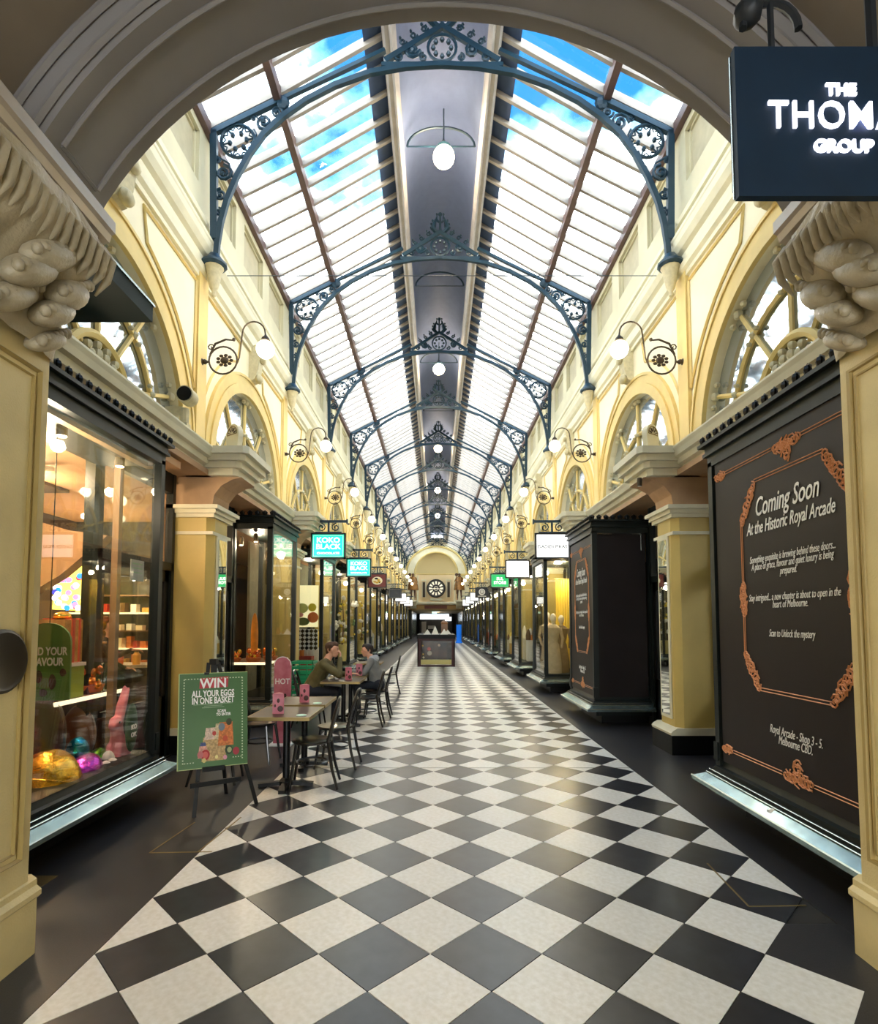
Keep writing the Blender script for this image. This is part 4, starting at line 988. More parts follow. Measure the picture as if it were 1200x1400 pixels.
def face_bits(H, f, parent, hm, k=1, long=0):
    H = Vector(H); f = Vector(f).normalized(); sd = Vector((0, 0, 1)).cross(f)
    b = MB()
    for q in (-1, 1): b.ball(H+f*.083*k+sd*q*.03*k+Vector((0, 0, .012*k)), (.011*k, .011*k, .007*k), 8, 6)
    b.build('eyes', mat('eye_dark', (40, 30, 26), .2), parent, local=True, smooth=True)
    b = MB()
    for q in (-1, 1): b.tube([H+f*.09*k+sd*q*.018*k+Vector((0, 0, .032*k)), H+f*.082*k+sd*q*.045*k+Vector((0, 0, .034*k))], .005*k, 5)
    b.build('eyebrows', hm, parent, local=True)
    pr = [(H-f*.03*k+Vector((0, 0, .06*k)), H+f*.035*k+Vector((0, 0, .085*k)), .085*k, .06*k, 0), (H-f*.05*k+Vector((0, 0, .06*k)), H-f*.06*k-Vector((0, 0, (.02+long)*k)), .08*k, .055*k, 0)]
    for q in (-1, 1): pr.append((H+sd*q*.055*k-f*.02*k+Vector((0, 0, .07*k)), H+sd*q*.06*k-f*.03*k+Vector((0, 0, .015*k)), .045*k, .03*k, 0))
    capsules(pr, .009, [hm], 'hair', parent, 3)
def seated(label, loc, rz_, jacket, trousers, shoe, hm, k=1, mouth=True, hood=None, lean=.22):
    t = thing('person', label, 'person', loc, rz_)
    z0 = .46+.09; V = lambda x, y, z: Vector((x*k, y*k, z0+(z-.55)*k if z > .3 else z))
    sh = .17; hip = V(0, 0, .57); chest = V(lean*.7, 0, .93); nk = V(lean, 0, 1.07); H = V(lean+.08, 0, 1.205)
    p = [(V(-.02, -.08, .57), V(-.02, .08, .57), .115*k, .115*k, 2), (hip, V(lean*.4, 0, .76), .15*k, .145*k, 1), (V(lean*.4, -.04, .76), V(lean*.75, -.09, .94), .12*k, .115*k, 1), (V(lean*.4, .04, .76), V(lean*.75, .09, .94), .12*k, .115*k, 1),
         (V(lean*.9, -sh, 1.0), V(lean*.9, sh, 1.0), .08*k, .08*k, 1), (nk, V(lean+.05, 0, 1.15), .062*k, .058*k, 0)]
    head(p, H, (1, 0, -.0), k)
    for sg in (-1, 1):
        p += [(V(.02, sg*.09, .56), V(.42, sg*.12, .55), .085*k, .062*k, 2), (V(.42, sg*.12, .55), V(.38, sg*.12, .13), .058*k, .042*k, 2), (V(.38, sg*.12, .07), V(.52, sg*.13, .045), .042, .038, 3)]
    # right arm (y<0) raised to the mouth, left arm resting on the table
    E1 = V(lean+.23, -.24, .83); 
    if mouth:
        W1 = H+Vector((.13, -.06, -.13))*k; p += [(V(lean*.9, -sh-.02, .99), E1, .066*k, .056*k, 1), (E1, W1, .055*k, .038*k, 1)]; hand(p, W1, (.02, .35, .75), (1, 0, 0), (0, 1, 0), 0, k, .9)
    else:
        W1 = V(lean+.36, -.12, .82); p += [(V(lean*.9, -sh-.02, .99), V(lean+.1, -.22, .80), .052*k, .045*k, 1), (V(lean+.1, -.22, .80), W1, .045*k, .033*k, 1)]; hand(p, W1, (1, .3, 0), (0, 0, 1), (0, 1, 0), 0, k, .4)
    E2 = V(lean+.1, .24, .80); W2 = V(lean+.36, .14, .82)
    p += [(V(lean*.9, sh+.02, .99), E2, .066*k, .056*k, 1), (E2, W2, .055*k, .038*k, 1)]; hand(p, W2, (1, -.3, 0), (0, 0, 1), (0, -1, 0), 0, k, .4)
    if hood: p += [(V(lean-.08, -.05, 1.06), V(lean-.08, .05, 1.06), .075*k, .075*k, 4), (V(lean-.02, -.1, 1.06), V(lean-.02, .1, 1.06), .05*k, .05*k, 4)]
    capsules(p, .009, [skin, jacket, trousers, shoe, hood or jacket], 'body', t)
    face_bits(H, (1, 0, 0), t, hm, k)
    return t
def standing(name, label, cat, loc, rz_, ms, k=1, voxel=.014, pose=0, hm=None):
    t = thing(name, label, cat, loc, rz_)
    V = lambda x, y, z: Vector((x*k, y*k, z*k)); H = V(.03, 0, 1.62)
    p = [(V(0, -.07, .95), V(0, .07, .95), .12*k, .12*k, 2), (V(0, 0, 1.0), V(.01, 0, 1.2), .125*k, .13*k, 1), (V(0, -.07, 1.3), V(0, .07, 1.3), .12*k, .12*k, 1), (V(0, -.17, 1.41), V(0, .17, 1.41), .06*k, .06*k, 1), (V(0, 0, 1.42), V(.01, 0, 1.54), .055*k, .05*k, 0)]
    head(p, H, (1, 0, 0), k)
    for sg in (-1, 1):
        p += [(V(0, sg*.09, .93), V(.02, sg*.11, .5), .088*k, .062*k, 2), (V(.02, sg*.11, .5), V(-.01, sg*.12, .1), .058*k, .04*k, 2), (V(0, sg*.12, .05), V(.15, sg*.13, .04), .045*k, .038*k, 3)]
        if pose == 1 and sg < 0: E, W = V(.15, sg*.3, 1.2), V(.35, sg*.22, 1.3)
        else: E, W = V(.0, sg*.26, 1.14), V(.22, sg*.2, 1.02)
        p += [(V(0, sg*.19, 1.4), E, .052*k, .043*k, 1), (E, W, .042*k, .03*k, 1)]; hand(p, W, (1, -sg*.3, 0), (0, 0, 1), (0, -sg, 0), 0, k, .6)
    capsules(p, voxel, ms, 'body', t)
    if hm: face_bits(H, (1, 0, 0), t, hm, k)
    return t
olive = mat('olive_jacket', (96, 88, 50), .75, var=.15, vscale=14); greyh = mat('grey_hoodie', (124, 124, 120), .85, var=.1, vscale=14); greyl = mat('pale_hood', (176, 178, 178), .85)
jeans = mat('dark_trousers', (30, 34, 44), .8); shoes = mat('dark_shoes', (26, 24, 24), .5)
seated('man in an olive jacket sitting at the cafe table, hand raised to his mouth', (-2.02, 8.88, 0), 0, olive, jeans, shoes, hairm, 1.0, True, None, .26)
seated('young person in a grey hooded top sitting with their back to the walkway', (-1.03, 9.72, 0), pi, greyh, jeans, shoes, hair2, .92, False, greyl, .14)
# gilded wooden giants flanking the clock
gold = mat('giant_gold', (150, 104, 50), .4, metal=.3, var=.3, vscale=5); brownm = mat('giant_brown', (84, 52, 34), .5, var=.2)
for sg, lb in ((-1, 'left painted wooden giant statue standing beside the arcade clock'), (1, 'right painted wooden giant statue standing beside the arcade clock')):
    t = standing('giant_statue', lb, 'statue', (cxw+sg*2.3, YE-1.6, 3.9), -pi/2, [brownm, gold, brownm, gold], 1.55, .035, 1)
    b = MB(); b.lathe([(.55, 0), (.5, .5), (.3, 1.05), (.25, 1.3)], (0, 0, 1.0), 12); b.build('skirt', gold, t, local=True, smooth=True)
    b = MB(); b.ball((.05, 0, 2.28), (.17, .17, .2), 10, 8); b.build('helmet', brownm, t, local=True, smooth=True)
    b = MB(); b.tube([(.5, -.3, .6), (.5, -.3, 2.6)], .03, 6); b.ball((.5, -.3, 2.5), (.03, .16, .16), 8, 6); b.build('halberd', brownm, t, local=True)
    b = MB(); b.box(-.45, .5, -.4, .4, -.15, .0); b.prism([(-.45, -.15), (-1.3, -.15), (-1.3, -.8), (-.6, -.5)], lambda p, q, t_: (p, t_, q), -.3, .3); b.build('pedestal', cream2, t, local=True)

# ------------------------------------------------------------------ kiosk
t = thing('kiosk', 'dark timber showcase kiosk standing in the middle of the checkered floor', 'kiosk', (-.02, 20.7, 0))
mah = mat('mahogany', (58, 20, 20), .4, var=.2, spec=.3); k0, k1, ky, kd = -.72, .70, 20.7, 3.2
b = MB()
for x_ in (k0, k1-.13): 
    for y_ in (ky, ky+kd-.13): b = MB(); b.box(x_, x_+.13, y_, y_+.13, 0, 1.08); b.build('corner_post', mah, t)
b = MB(); b.box(k0+.13, k1-.13, ky+.02, ky+.1, .98, 1.05); b.box(k0+.13, k1-.13, ky+.02, ky+.1, .0, .06); b.box(k0, k0+.05, ky, ky+kd, .1, 1.0); b.box(k1-.05, k1, ky, ky+kd, .1, 1.0); b.build('rail', mah, t)
b = MB(); b.box(k0+.12, k1-.12, ky+.03, ky+.08, .08, .26); b.build('kick_panel', mat('kiosk_straw', (186, 176, 110), .5), t)
b = MB(); b.box(k0+.13, k1-.13, ky+.12, ky+.16, .26, .98); b.build('display_back', mat('kiosk_display', (36, 36, 32), .5, rgb2=(70, 54, 42), vscale=4), t)
b = MB(); b.box(k0+.3, k1-.3, ky+.105, ky+.12, .36, .9); b.build('poster', mat('kiosk_poster', (44, 46, 48), .5, rgb2=(84, 60, 48), vscale=3), t)
for i, (x_, z_, r_, c_) in enumerate(((-.28, .66, .07, (190, 90, 84)), (-.26, .5, .09, (176, 160, 140)), (.1, .8, .05, (210, 180, 160)), (-.52, .78, .03, (230, 190, 90)), (-.5, .46, .03, (230, 190, 90)), (-.49, .34, .04, (240, 230, 200)))):
    b = MB(); b.ball((x_, ky+.09, z_), (r_, .02, r_), 10, 6); b.build('poster_motif', mat('motif_%d' % i, c_, .5), t, smooth=True)
b = MB(); b.box(k0+.14, k1-.14, ky+.03, ky+.038, .26, .97); b.build('front_glass', glass('kiosk_glass', (.9, .9, .88, 1), -.01, .02, .05), t)
b = MB(); b.box(k0-.02, k1+.02, ky-.03, ky+kd, 1.05, 1.2); b.build('counter_top', mat('counter_black', (16, 16, 18), .5, spec=.2), t)
for i, (x_, y_, h_) in enumerate(((-.35, 21.2, .2), (-.05, 21.3, .34), (.3, 21.15, .22), (.45, 21.8, .18))):
    o = thing('counter_card', ['white tent card at the left on the kiosk counter', 'tallest white tent card on the kiosk counter', 'white tent card right of centre on the kiosk counter', 'small white card at the right rear of the kiosk counter'][i], 'card', (x_, y_, 1.2)); b = MB(); b.prism([(-.14, 0), (.14, 0), (0, h_)], lambda p, q, t_: (x_+p, y_+t_, 1.2+q), 0, .1); b.build('card', whitep, o)
o = thing('card_terminal', 'brown dispenser machine on the kiosk counter', 'machine', (.33, 22.6, 1.2)); b = MB(); b.box(.2, .46, 22.5, 22.8, 1.2, 1.6); b.lathe([(.13, 0), (.15, .05), (.1, .12), (.03, .14)], (.33, 22.65, 1.6), 14); b.build('body', mat('machine_brown', (140, 104, 76), .4), o, smooth=True)
t = thing('blue_banner', 'bright blue upright banner beyond the kiosk on the right', 'banner', (1.85, 45, 0)); bl = mat('banner_blue', (20, 110, 220), .6, emit=.15)
b = MB(); b.lathe([(.22, .12), (.2, .3), (.21, 1.5)], (1.85, 45, 0), 14); b.build('sleeve', bl, t, smooth=True); b = MB(); b.lathe([(.28, 0), (.28, .08), (.2, .14)], (1.85, 45, 0), 16); b.build('foot', bl, t)

# ------------------------------------------------------------------ cafe furniture
bw = mat('black_bentwood', (24, 22, 22), .28, coat=.5)
def make_chair():
    t = thing('bentwood_chair', '', 'chair')       # faces +x
    b = MB(); b.lathe([(.19, .435), (.205, .45), (.2, .465), (.17, .468)], (0, 0, 0), 24); b.build('seat', bw, t, smooth=True, local=True)
    for sx_, sy_ in ((1, 1), (1, -1)):
        b = MB(); b.tube([(sx_*.14, sy_*.13, .44), (sx_*.17, sy_*.155, .2), (sx_*.2, sy_*.17, 0)], [.018, .016, .013], 8); b.build('leg', bw, t, smooth=True, local=True)
    for sy_ in (1, -1):
        b = MB(); b.tube([(-.17, sy_*.15, .5), (-.18, sy_*.15, .42), (-.215, sy_*.165, .2), (-.27, sy_*.175, 0)], [.018, .018, .016, .013], 8); b.build('leg', bw, t, smooth=True, local=True)
    def hoop(w_, h_, n=14):
        return [(-.17-.1*(i_/n if i_ < n/2 else 1-i_/n)*2*1.0, 0, 0) for i_ in range(n+1)]
    def bk(w_, zt, zb_):
        pts = []
        for i in range(17):
            a = pi*i/16; f = sin(a); z = zb_+(zt-zb_)*min(1, f*1.15)**.75 if 0 else zb_+(zt-zb_)*(1-(1-f)**1.8)
            pts.append((-.165-.11*(z-.45)/.43, w_*cos(a)*(1.0 if z < .7 else 1.0), z))
        return pts
    b = MB(); b.tube(bk(.165, .88, .46), .015, 8); b.build('back_hoop', bw, t, smooth=True, local=True)
    b = MB(); b.tube(bk(.09, .78, .46), .012, 8); b.build('inner_hoop', bw, t, smooth=True, local=True)
    b = MB(); b.tube([(.155*cos(2*pi*i/20), .155*sin(2*pi*i/20), .24) for i in range(20)], .01, 6, closed=True); b.build('stretcher_ring', bw, t, smooth=True, local=True)
    return t
chairs = [((-1.27, 5.66, pi+.1), 'black bentwood chair at the right of the nearest cafe table'), ((-1.17, 6.42, pi-.05), 'black bentwood chair on the walkway side of the second cafe table'), ((-1.12, 8.9, pi), 'empty black bentwood chair facing the man in the olive jacket'),
          ((-1.06, 9.72, pi), 'black bentwood chair under the person in the grey hood'), ((-1.12, 12.9, pi+.1), 'farthest black bentwood chair on the walkway side'), ((-2.27, 5.8, .1), 'black bentwood chair hidden behind the green easel sign'),
          ((-2.12, 6.62, -.1), 'black bentwood chair at the left of the second cafe table'), ((-2.02, 8.88, 0), 'black bentwood chair under the man in the olive jacket')]
ch0 = make_chair()
for i, ((x_, y_, r_), lb) in enumerate(chairs):
    if i == 0: ch0.location = (x_, y_, 0); ch0.rotation_euler = (0, 0, r_); ch0['label'] = lb; ch0['group'] = 'bentwood cafe chairs'
    else: dup(ch0, (x_, y_, 0), r_, lb, 'bentwood cafe chairs')
tabtop = mat('table_top_brown', (66, 46, 34), .38, var=.25, vscale=5, spec=.35)
def make_table():
    t = thing('cafe_table', '', 'table')
    b = MB(); b.prism([(-.3, -.34), (.3, -.34), (.3, .34), (-.3, .34)], lambda p, q, t_: (p, q, t_), .715, .745); b.build('table_top', tabtop, t, local=True)
    b = MB()
    for q in ((-.305, .305, -.345, -.335), (-.305, .305, .335, .345), (-.305, -.298, -.34, .34), (.298, .305, -.34, .34)): b.box(q[0], q[1], q[2], q[3], .712, .747)
    b.build('edge_band', brass, t, local=True)
    b = MB(); b.tube([(0, 0, .05), (0, 0, .715)], .036, 12); b.box(-.12, .12, -.12, .12, .7, .716); b.build('column', blackf, t, local=True, smooth=True)
    b = MB()
    for i in range(4):
        a = i*pi/2+.1; b.beam((0, 0, .045), (.27*cos(a), .27*sin(a), .02), .06, .035)
    b.lathe([(.07, .02), (.07, .06), (.04, .09)], (0, 0, 0), 12); b.build('cross_foot', blackf, t, local=True)
    return t
tb0 = make_table()
tpos = [((-1.52, 5.62), 'nearest square brown cafe table beside the green easel sign'), ((-1.53, 6.42), 'second square cafe table, just behind the nearest one'), ((-1.48, 8.78), 'cafe table the man in the olive jacket leans on'), ((-1.5, 9.62), 'cafe table in front of the person in the grey hood'), ((-1.55, 12.6), 'farthest cafe table in the row')]
for i, ((x_, y_), lb) in enumerate(tpos):
    if i == 0: tb0.location = (x_, y_, 0); tb0['label'] = lb; tb0['group'] = 'cafe tables'
    else: dup(tb0, (x_, y_, 0), 0, lb, 'cafe tables')
pink = mat('pink_card', (206, 126, 140), .5, rgb2=(186, 96, 112), vscale=7); brownp = mat('card_brown_print', (74, 40, 34), .5); paleb = mat('card_pale_side', (200, 170, 150), .6)
def menu(x_, y_, rz_, label):
    t = thing('menu_card', label, 'menu', (x_, y_, .747), rz_, 'pink menu cards on the cafe tables')
    b = MB(); b.prism([(-.055, -.04), (.055, -.04), (0, .055)], lambda p, q, t_: (q, p, t_), 0, .2); b.build('card', pink, t, local=True)
    b = MB(); b.ball((-.042, 0, .13), (.004, .014, .022), 8, 6); b.ball((-.042, -.02, .05), (.004, .028, .03), 8, 6); b.ball((-.042, .03, .08), (.004, .01, .016), 8, 6); b.build('print', brownp, t, local=True)
    b = MB(); b.quad((-.042, .052, .0), (.05, 0, .0), (.05, 0, .2), (-.042, .052, .2)); b.build('pale_side', paleb, t, local=True)
for i, (x_, y_, r_, lb) in enumerate(((-1.58, 5.52, pi/2+.2, 'pink menu card on the nearest cafe table'), (-1.5, 6.3, pi/2, 'pink menu card on the second cafe table'), (-1.38, 8.72, pi/2-.2, 'pink menu card beside the man in the olive jacket'), (-1.32, 9.42, pi/2, 'pink menu card in front of the person in the grey hood'), (-1.5, 12.4, pi/2, 'pink menu card on the farthest cafe table'))): menu(x_, y_, r_, lb)
for i, (x_, y_, lb) in enumerate(((-1.32, 5.4, 'pale green coaster on the nearest cafe table'), (-1.34, 6.2, 'pale green coaster on the second cafe table'))):
    t = thing('coaster', lb, 'coaster', (x_, y_, .746), 0, 'pale green coasters'); b = MB(); b.lathe([(.05, 0), (.05, .004)], (0, 0, 0), 16); b.build('disc', mat('mint_coaster', (150, 224, 204), .4), t, local=True); b = MB(); b.tube([(.049*cos(2*pi*i_/16), .049*sin(2*pi*i_/16), .004) for i_ in range(16)], .002, 4, closed=True); b.build('rim', whitep, t, local=True)
t = thing('coffee_cup', 'white takeaway cup held near the mouth of the seated man', 'cup', (-1.6, 8.84, .747)); b = MB(); b.lathe([(.028, 0), (.038, .1), (.04, .104), (.034, .115)], (0, 0, 0), 14); b.build('cup', whitep, t, local=True, smooth=True); t['label'] = 'white takeaway cup on the table before the man in olive'
b = MB(); b.lathe([(.041, .1), (.041, .108), (.034, .118)], (0, 0, 0), 14); b.build('lid', whitep, t, local=True)

# green easel sign
t = thing('easel_sign', 'green easel poster reading WIN ALL YOUR EGGS IN ONE BASKET', 'sign', (-1.95, 4.95, 0))
A = Vector((-2.175, 4.66, 0)); Bv = Vector((-1.675, 4.92, 0)); U_ = (Bv-A).normalized(); up = Vector((.0, .16, 1)).normalized(); up = (Vector((-U_.y, U_.x, 0))*.14+Vector((0, 0, 1))).normalized(); O = A+Vector((0, 0, .41)); nrm = U_.cross(up)
BW, BH = (Bv-A).length, .80
def E_(u, v, d=0): return O+U_*u+up*v+nrm*d
b = MB(); b.prism([(0, 0), (BW, 0), (BW, BH), (0, BH)], lambda p, q, t_: E_(p, q, t_), 0, -.012); b.build('poster_board', mat('poster_green', (52, 96, 48), .4, rgb2=(70, 112, 62), vscale=2), t)
b = MB()
for q in ((-.004, 0, .004, BH), (-.004, -.006, BW, 0), (-.004, BH, BW, BH+.005)): b.prism([(q[0], q[1]), (q[2], q[1]), (q[2], q[3]), (q[0], q[3])], lambda p, q_, t_: E_(p, q_, t_), .002, -.014)
b.build('board_edge', mat('edge_pale_green', (176, 196, 130), .5), t)
b = MB()
for i in range(30):
    for u, v in ((.04, .05+i*(BH-.1)/29), (BW-.045, .05+i*(BH-.1)/29)): b.prism([(u-.005, v-.005), (u+.005, v-.005), (u+.005, v+.005), (u-.005, v+.005)], lambda p, q, t_: E_(p, q, t_), .001, .003)
for i in range(20):
    for v in (BH-.045,): u = .05+i*(BW-.1)/19; b.prism([(u-.006, v-.004), (u+.006, v-.004), (u+.006, v+.004), (u-.006, v+.004)], lambda p, q, t_: E_(p, q, t_), .001, .003)
for i in range(4): b.prism([(.05+i*.022, .045), (.06+i*.022, .045), (.06+i*.022, .053), (.05+i*.022, .053)], lambda p, q, t_: E_(p, q, t_), .001, .003); b.prism([(BW-.06-i*.022, .06), (BW-.05-i*.022, .06), (BW-.05-i*.022, .068), (BW-.06-i*.022, .068)], lambda p, q, t_: E_(p, q, t_), .001, .003)
tag(b.build('stitch_border', mat('stitch_pale', (190, 206, 170), .6), t), kind='stuff')
TF = lambda u, v: frame(E_(u, v, .003), U_, up)
cu = BW*.49
b = MB(); b.prism([(cu-.115, .67), (cu+.12, .675), (cu+.125, .768), (cu-.11, .76)], lambda p, q, t_: E_(p, q, t_), .0, .002); b.build('red_patch', mat('patch_red', (176, 44, 58), .5), t)
text('lettering', 'WIN', TF(cu, .708), .115, whitep, t, offset=.003, extrude=.001, sx=.92); text('lettering', 'ALL YOUR EGGS', TF(cu, .622), .076, whitep, t, offset=.0022, extrude=.001, sx=.62)
text('lettering', 'IN ONE BASKET', TF(cu, .562), .076, whitep, t, offset=.0022, extrude=.001, sx=.64)
text('lettering', 'SCAN', TF(cu+.07, .468), .034, whitep, t, offset=.001, extrude=.001, sx=.8); text('lettering', 'TO ENTER', TF(cu+.085, .438), .034, whitep, t, offset=.001, extrude=.001, sx=.75)
b = MB()
for v, hw in ((.532, .16), (.518, .075), (.504, .09)): b.prism([(cu-hw, v-.002), (cu+hw, v-.002), (cu+hw, v+.002), (cu-hw, v+.002)], lambda p, q, t_: E_(p, q, t_), .0, .002)
b.build('fine_print', mat('fine_print_grey', (150, 176, 140), .6), t)
# printed basket picture, flat shapes
pic = [((0, .02, .2, .2), (190, 160, 110)), ((.02, .2, .1, .1), (214, 190, 170)), ((.1, .2, .12, .13), (206, 190, 150)), ((.13, .14, .13, .2), (206, 120, 60)), ((-.02, .13, .06, .05), (70, 84, 130)), ((-.03, .05, .08, .1), (214, 160, 140))]
for i, ((u, v, w_, h_), c_) in enumerate(pic):
    b = MB(); u0 = cu-.09+u; b.prism([(u0, v+.03), (u0+w_, v+.03), (u0+w_-.01, v+.03+h_), (u0+.012, v+.03+h_)], lambda p, q, t_: E_(p, q, t_), .0, .0012+.0003*i); b.build('print_patch', mat('patch_%d' % i, c_, .6, var=.35, vscale=60), t)
random.seed(11)
for i, (u, v, r_, c_) in enumerate(((-.06, .075, .045, (170, 44, 44)), (-.06, .075, .028, (206, 100, 90)), (.13, .1, .04, (44, 66, 40)), (.135, .1, .024, (160, 170, 120)), (.19, .085, .034, (160, 50, 60)), (-.1, .08, .03, (190, 110, 110)), (.07, .3, .034, (110, 124, 134)), (.13, .34, .03, (60, 66, 40)), (.01, .25, .02, (180, 60, 50)), (.1, .2, .026, (190, 80, 50)), (-.07, .03, .02, (200, 190, 120)), (.03, .05, .016, (230, 220, 150)), (.1, .04, .02, (220, 150, 170)))):
    b = MB(); c0 = E_(cu+u-.0, v+.03, .0022+.0002*i); b.prism([(r_*.8*cos(2*pi*k/14), r_*sin(2*pi*k/14)) for k in range(14)], lambda p, q, t_: c0+U_*p+up*q+nrm*t_, 0, .0006); b.build('print_egg', mat('pegg_%d' % i, c_, .6), t)
b = MB(); bk_ = Vector((-nrm.x, -nrm.y, 0)).normalized()
topc = E_(BW*.5, BH+.1, -.03)
b.beam(Vector((-2.06, 4.74, 0)), topc+U_*-.04-nrm*.05, .032, .022, tuple(nrm)); b.build('easel_leg', blackf, t)
b = MB(); b.beam(Vector((-1.645, 5.09, 0)), topc+U_*.04-nrm*.05, .032, .022, tuple(nrm)); b.build('easel_leg', blackf, t)
b = MB(); b.beam(Vector((-2.03, 5.38, 0)), topc+bk_*.02, .03, .02); b.build('easel_leg', blackf, t)
b = MB(); b.beam(E_(0.1, -.14, -.03), E_(BW-.05, -.13, -.03), .02, .04); b.beam(E_(BW*.5-.09, -.012, .0), E_(BW*.5+.09, -.012, .0), .06, .035); b.build('easel_ledge', blackf, t)
b = MB(); b.beam(E_(BW*.5, BH*.9, -.03), E_(BW*.5, BH+.13, -.03), .05, .03); b.box(topc.x-.03, topc.x+.03, topc.y-.03, topc.y+.03, topc.z-.02, topc.z+.03); b.beam(E_(.2, BH+.0, -.01), E_(.24, BH+.0, -.01), .03, .02); b.build('easel_clamp', blackf, t)

# HOT sign, green crates
t = thing('pink_sign', 'tall round-topped pink sign reading HOT behind the second table', 'sign', (-2.1, 7.5, 0)); w_ = .115
pts = [(-w_, .02), (w_, .02), (w_, 1.07)]+[(w_*cos(pi*i/12), 1.07+w_*sin(pi*i/12)) for i in range(1, 12)]+[(-w_, 1.07)]
b = MB(); b.prism(pts, lambda p, q, t_: (-2.1+p, 7.5+t_, q), 0, .03); b.build('panel', pink, t)
b = MB(); b.tube([(-2.1+p, 7.498, q) for p, q in pts[2:]], .006, 4); b.box(-2.25, -1.95, 7.4, 7.62, 0, .02); b.build('edge', whitep, t)
text('lettering', 'HOT', frame((-2.1, 7.497, .85), (1, 0, 0), (0, 0, 1)), .105, whitep, t, offset=.002, sx=.9); text('lettering', 'the original', frame((-2.1, 7.497, .93), (1, 0, 0), (0, 0, 1)), .034, whitep, t, sx=.9) if 0 else None
b = MB()
for dx, z_, rx, rz2 in ((-.05, .62, .018, .035), (.04, .66, .02, .03), (-.06, .5, .025, .02), (.03, .42, .03, .03)): b.ball((-2.1+dx, 7.497, z_), (rx, .004, rz2), 8, 6)
b.build('print', brownp, t)
crate = mat('crate_green', (22, 158, 104), .4)
for i in range(3):
    t = thing('green_crate', ['green plastic crate, topmost of the stack beside the seated man', 'green plastic crate in the middle of the stack beside the seated man', 'green plastic crate at the bottom of the stack beside the seated man'][2-i], 'crate', (-2.36, 9.6, i*.33), 0, 'stacked green crates')
    x0, x1, y0, y1, z0 = -2.5, -2.12, 9.45, 9.8, i*.33
    b = MB()
    for zz in (z0+.01, z0+.1, z0+.19, z0+.28): b.box(x0, x1, y0, y0+.015, zz, zz+.045); b.box(x0, x1, y1-.015, y1, zz, zz+.045); b.box(x0, x0+.015, y0, y1, zz, zz+.045); b.box(x1-.015, x1, y0, y1, zz, zz+.045)
    for xx in (x0, x0+.13, x0+.26, x1-.02): b.box(xx, xx+.02, y0, y0+.015, z0, z0+.32)
    b.box(x0, x1, y0, y1, z0, z0+.012); b.build('basket', crate, t)

#PART3
# ------------------------------------------------------------------ chocolate shop behind the first left bay
room = struct('wall_shop', (-4.6, 6, 0))
b = MB(); b.box(-6.4, -2.95, 2.86, 6.2, 3.42, 3.5); b.box(-6.4, -3.45, 6.2, 9.6, 3.42, 3.5); b.build('shop_ceiling', mat('shop_ceiling_peach', (206, 160, 116), .75, var=.05), room)
b = MB(); b.box(-6.42, -4.25, 9.5, 9.6, 0, 3.45); b.build('shop_back_wall', mat('shop_wall_dark', (52, 46, 38), .6, var=.1), room)
b = MB(); b.box(-6.42, -6.35, 2.9, 9.6, 0, 3.45); b.build('shop_side_wall', mat('shop_wall_brown', (84, 50, 38), .7, var=.1), room)
b = MB(); b.box(-6.4, -2.75, 2.78, 2.86, 0, 3.5); b.build('shop_front_partition', mat('shop_wall_brown', (84, 50, 38), .7), room)
b = MB(); b.box(-6.35, -3.3, 2.86, 9.5, 0, .01); b.build('shop_floor', mat('shop_floor_dark', (60, 52, 44), .4), room)
b = MB(); b.prism([(-6.35, 3.3), (-5.1, 2.93), (-4.55, 2.86), (-5.2, 2.3), (-5.6, 2.05), (-6.35, 1.95)], lambda p, q, t_: (p, t_, q), 7.5, 7.7); b.build('sloping_bulkhead', mat('bulkhead_brown', (150, 118, 84), .6), room)
b = MB(); b.box(-2.86, -2.79, 2.9, 5.2, 3.16, 3.3); b.build('window_header', mat('header_wood', (120, 96, 66), .5), room)
b = MB(); b.box(-3.06, -3.0, 5.11, 5.17, .3, 3.4); b.build('glass_reflection_bar', mat('reflection_brown', (140, 108, 76), .5), room)  # solid bar standing in for a brown reflection in the shop glass
b = MB(); b.box(-3.9, -2.76, 2.9, 5.24, .16, .22); b.build('window_stage', mat('stage_dark', (60, 48, 36), .5), room)
b = MB(); b.box(-5.6, -4.9, 6.6, 7.2, 3.38, 3.42); b.build('air_grille', mat('grille_bronze', (84, 66, 42), .5), room)
b = MB(); b.box(-5.4, -4.3, 6.0, 6.06, 3.36, 3.4); b.build('track_rail', sillrim, room)
light('shop_light', 'POINT', (-3.7, 5.0, 3.1), 34*LAMP, (1, .74, .46), room, .12); light('shop_light', 'POINT', (-5.0, 6.3, 3.2), 46*LAMP, (1, .74, .46), room, .12); light('shop_light', 'POINT', (-3.05, 4.2, 2.9), 20*LAMP, (1, .82, .6), room, .08)
light('shop_light', 'POINT', (-5.2, 8.7, 2.4), 24*LAMP, (1, .74, .46), room, .12)
def simple(name, label, cat, loc, parts, group=None):
    t = thing(name, label, cat, loc, 0, group)
    for nm, bm_, m_, sm in parts: bm_.build(nm, m_, t, smooth=sm)
    return t
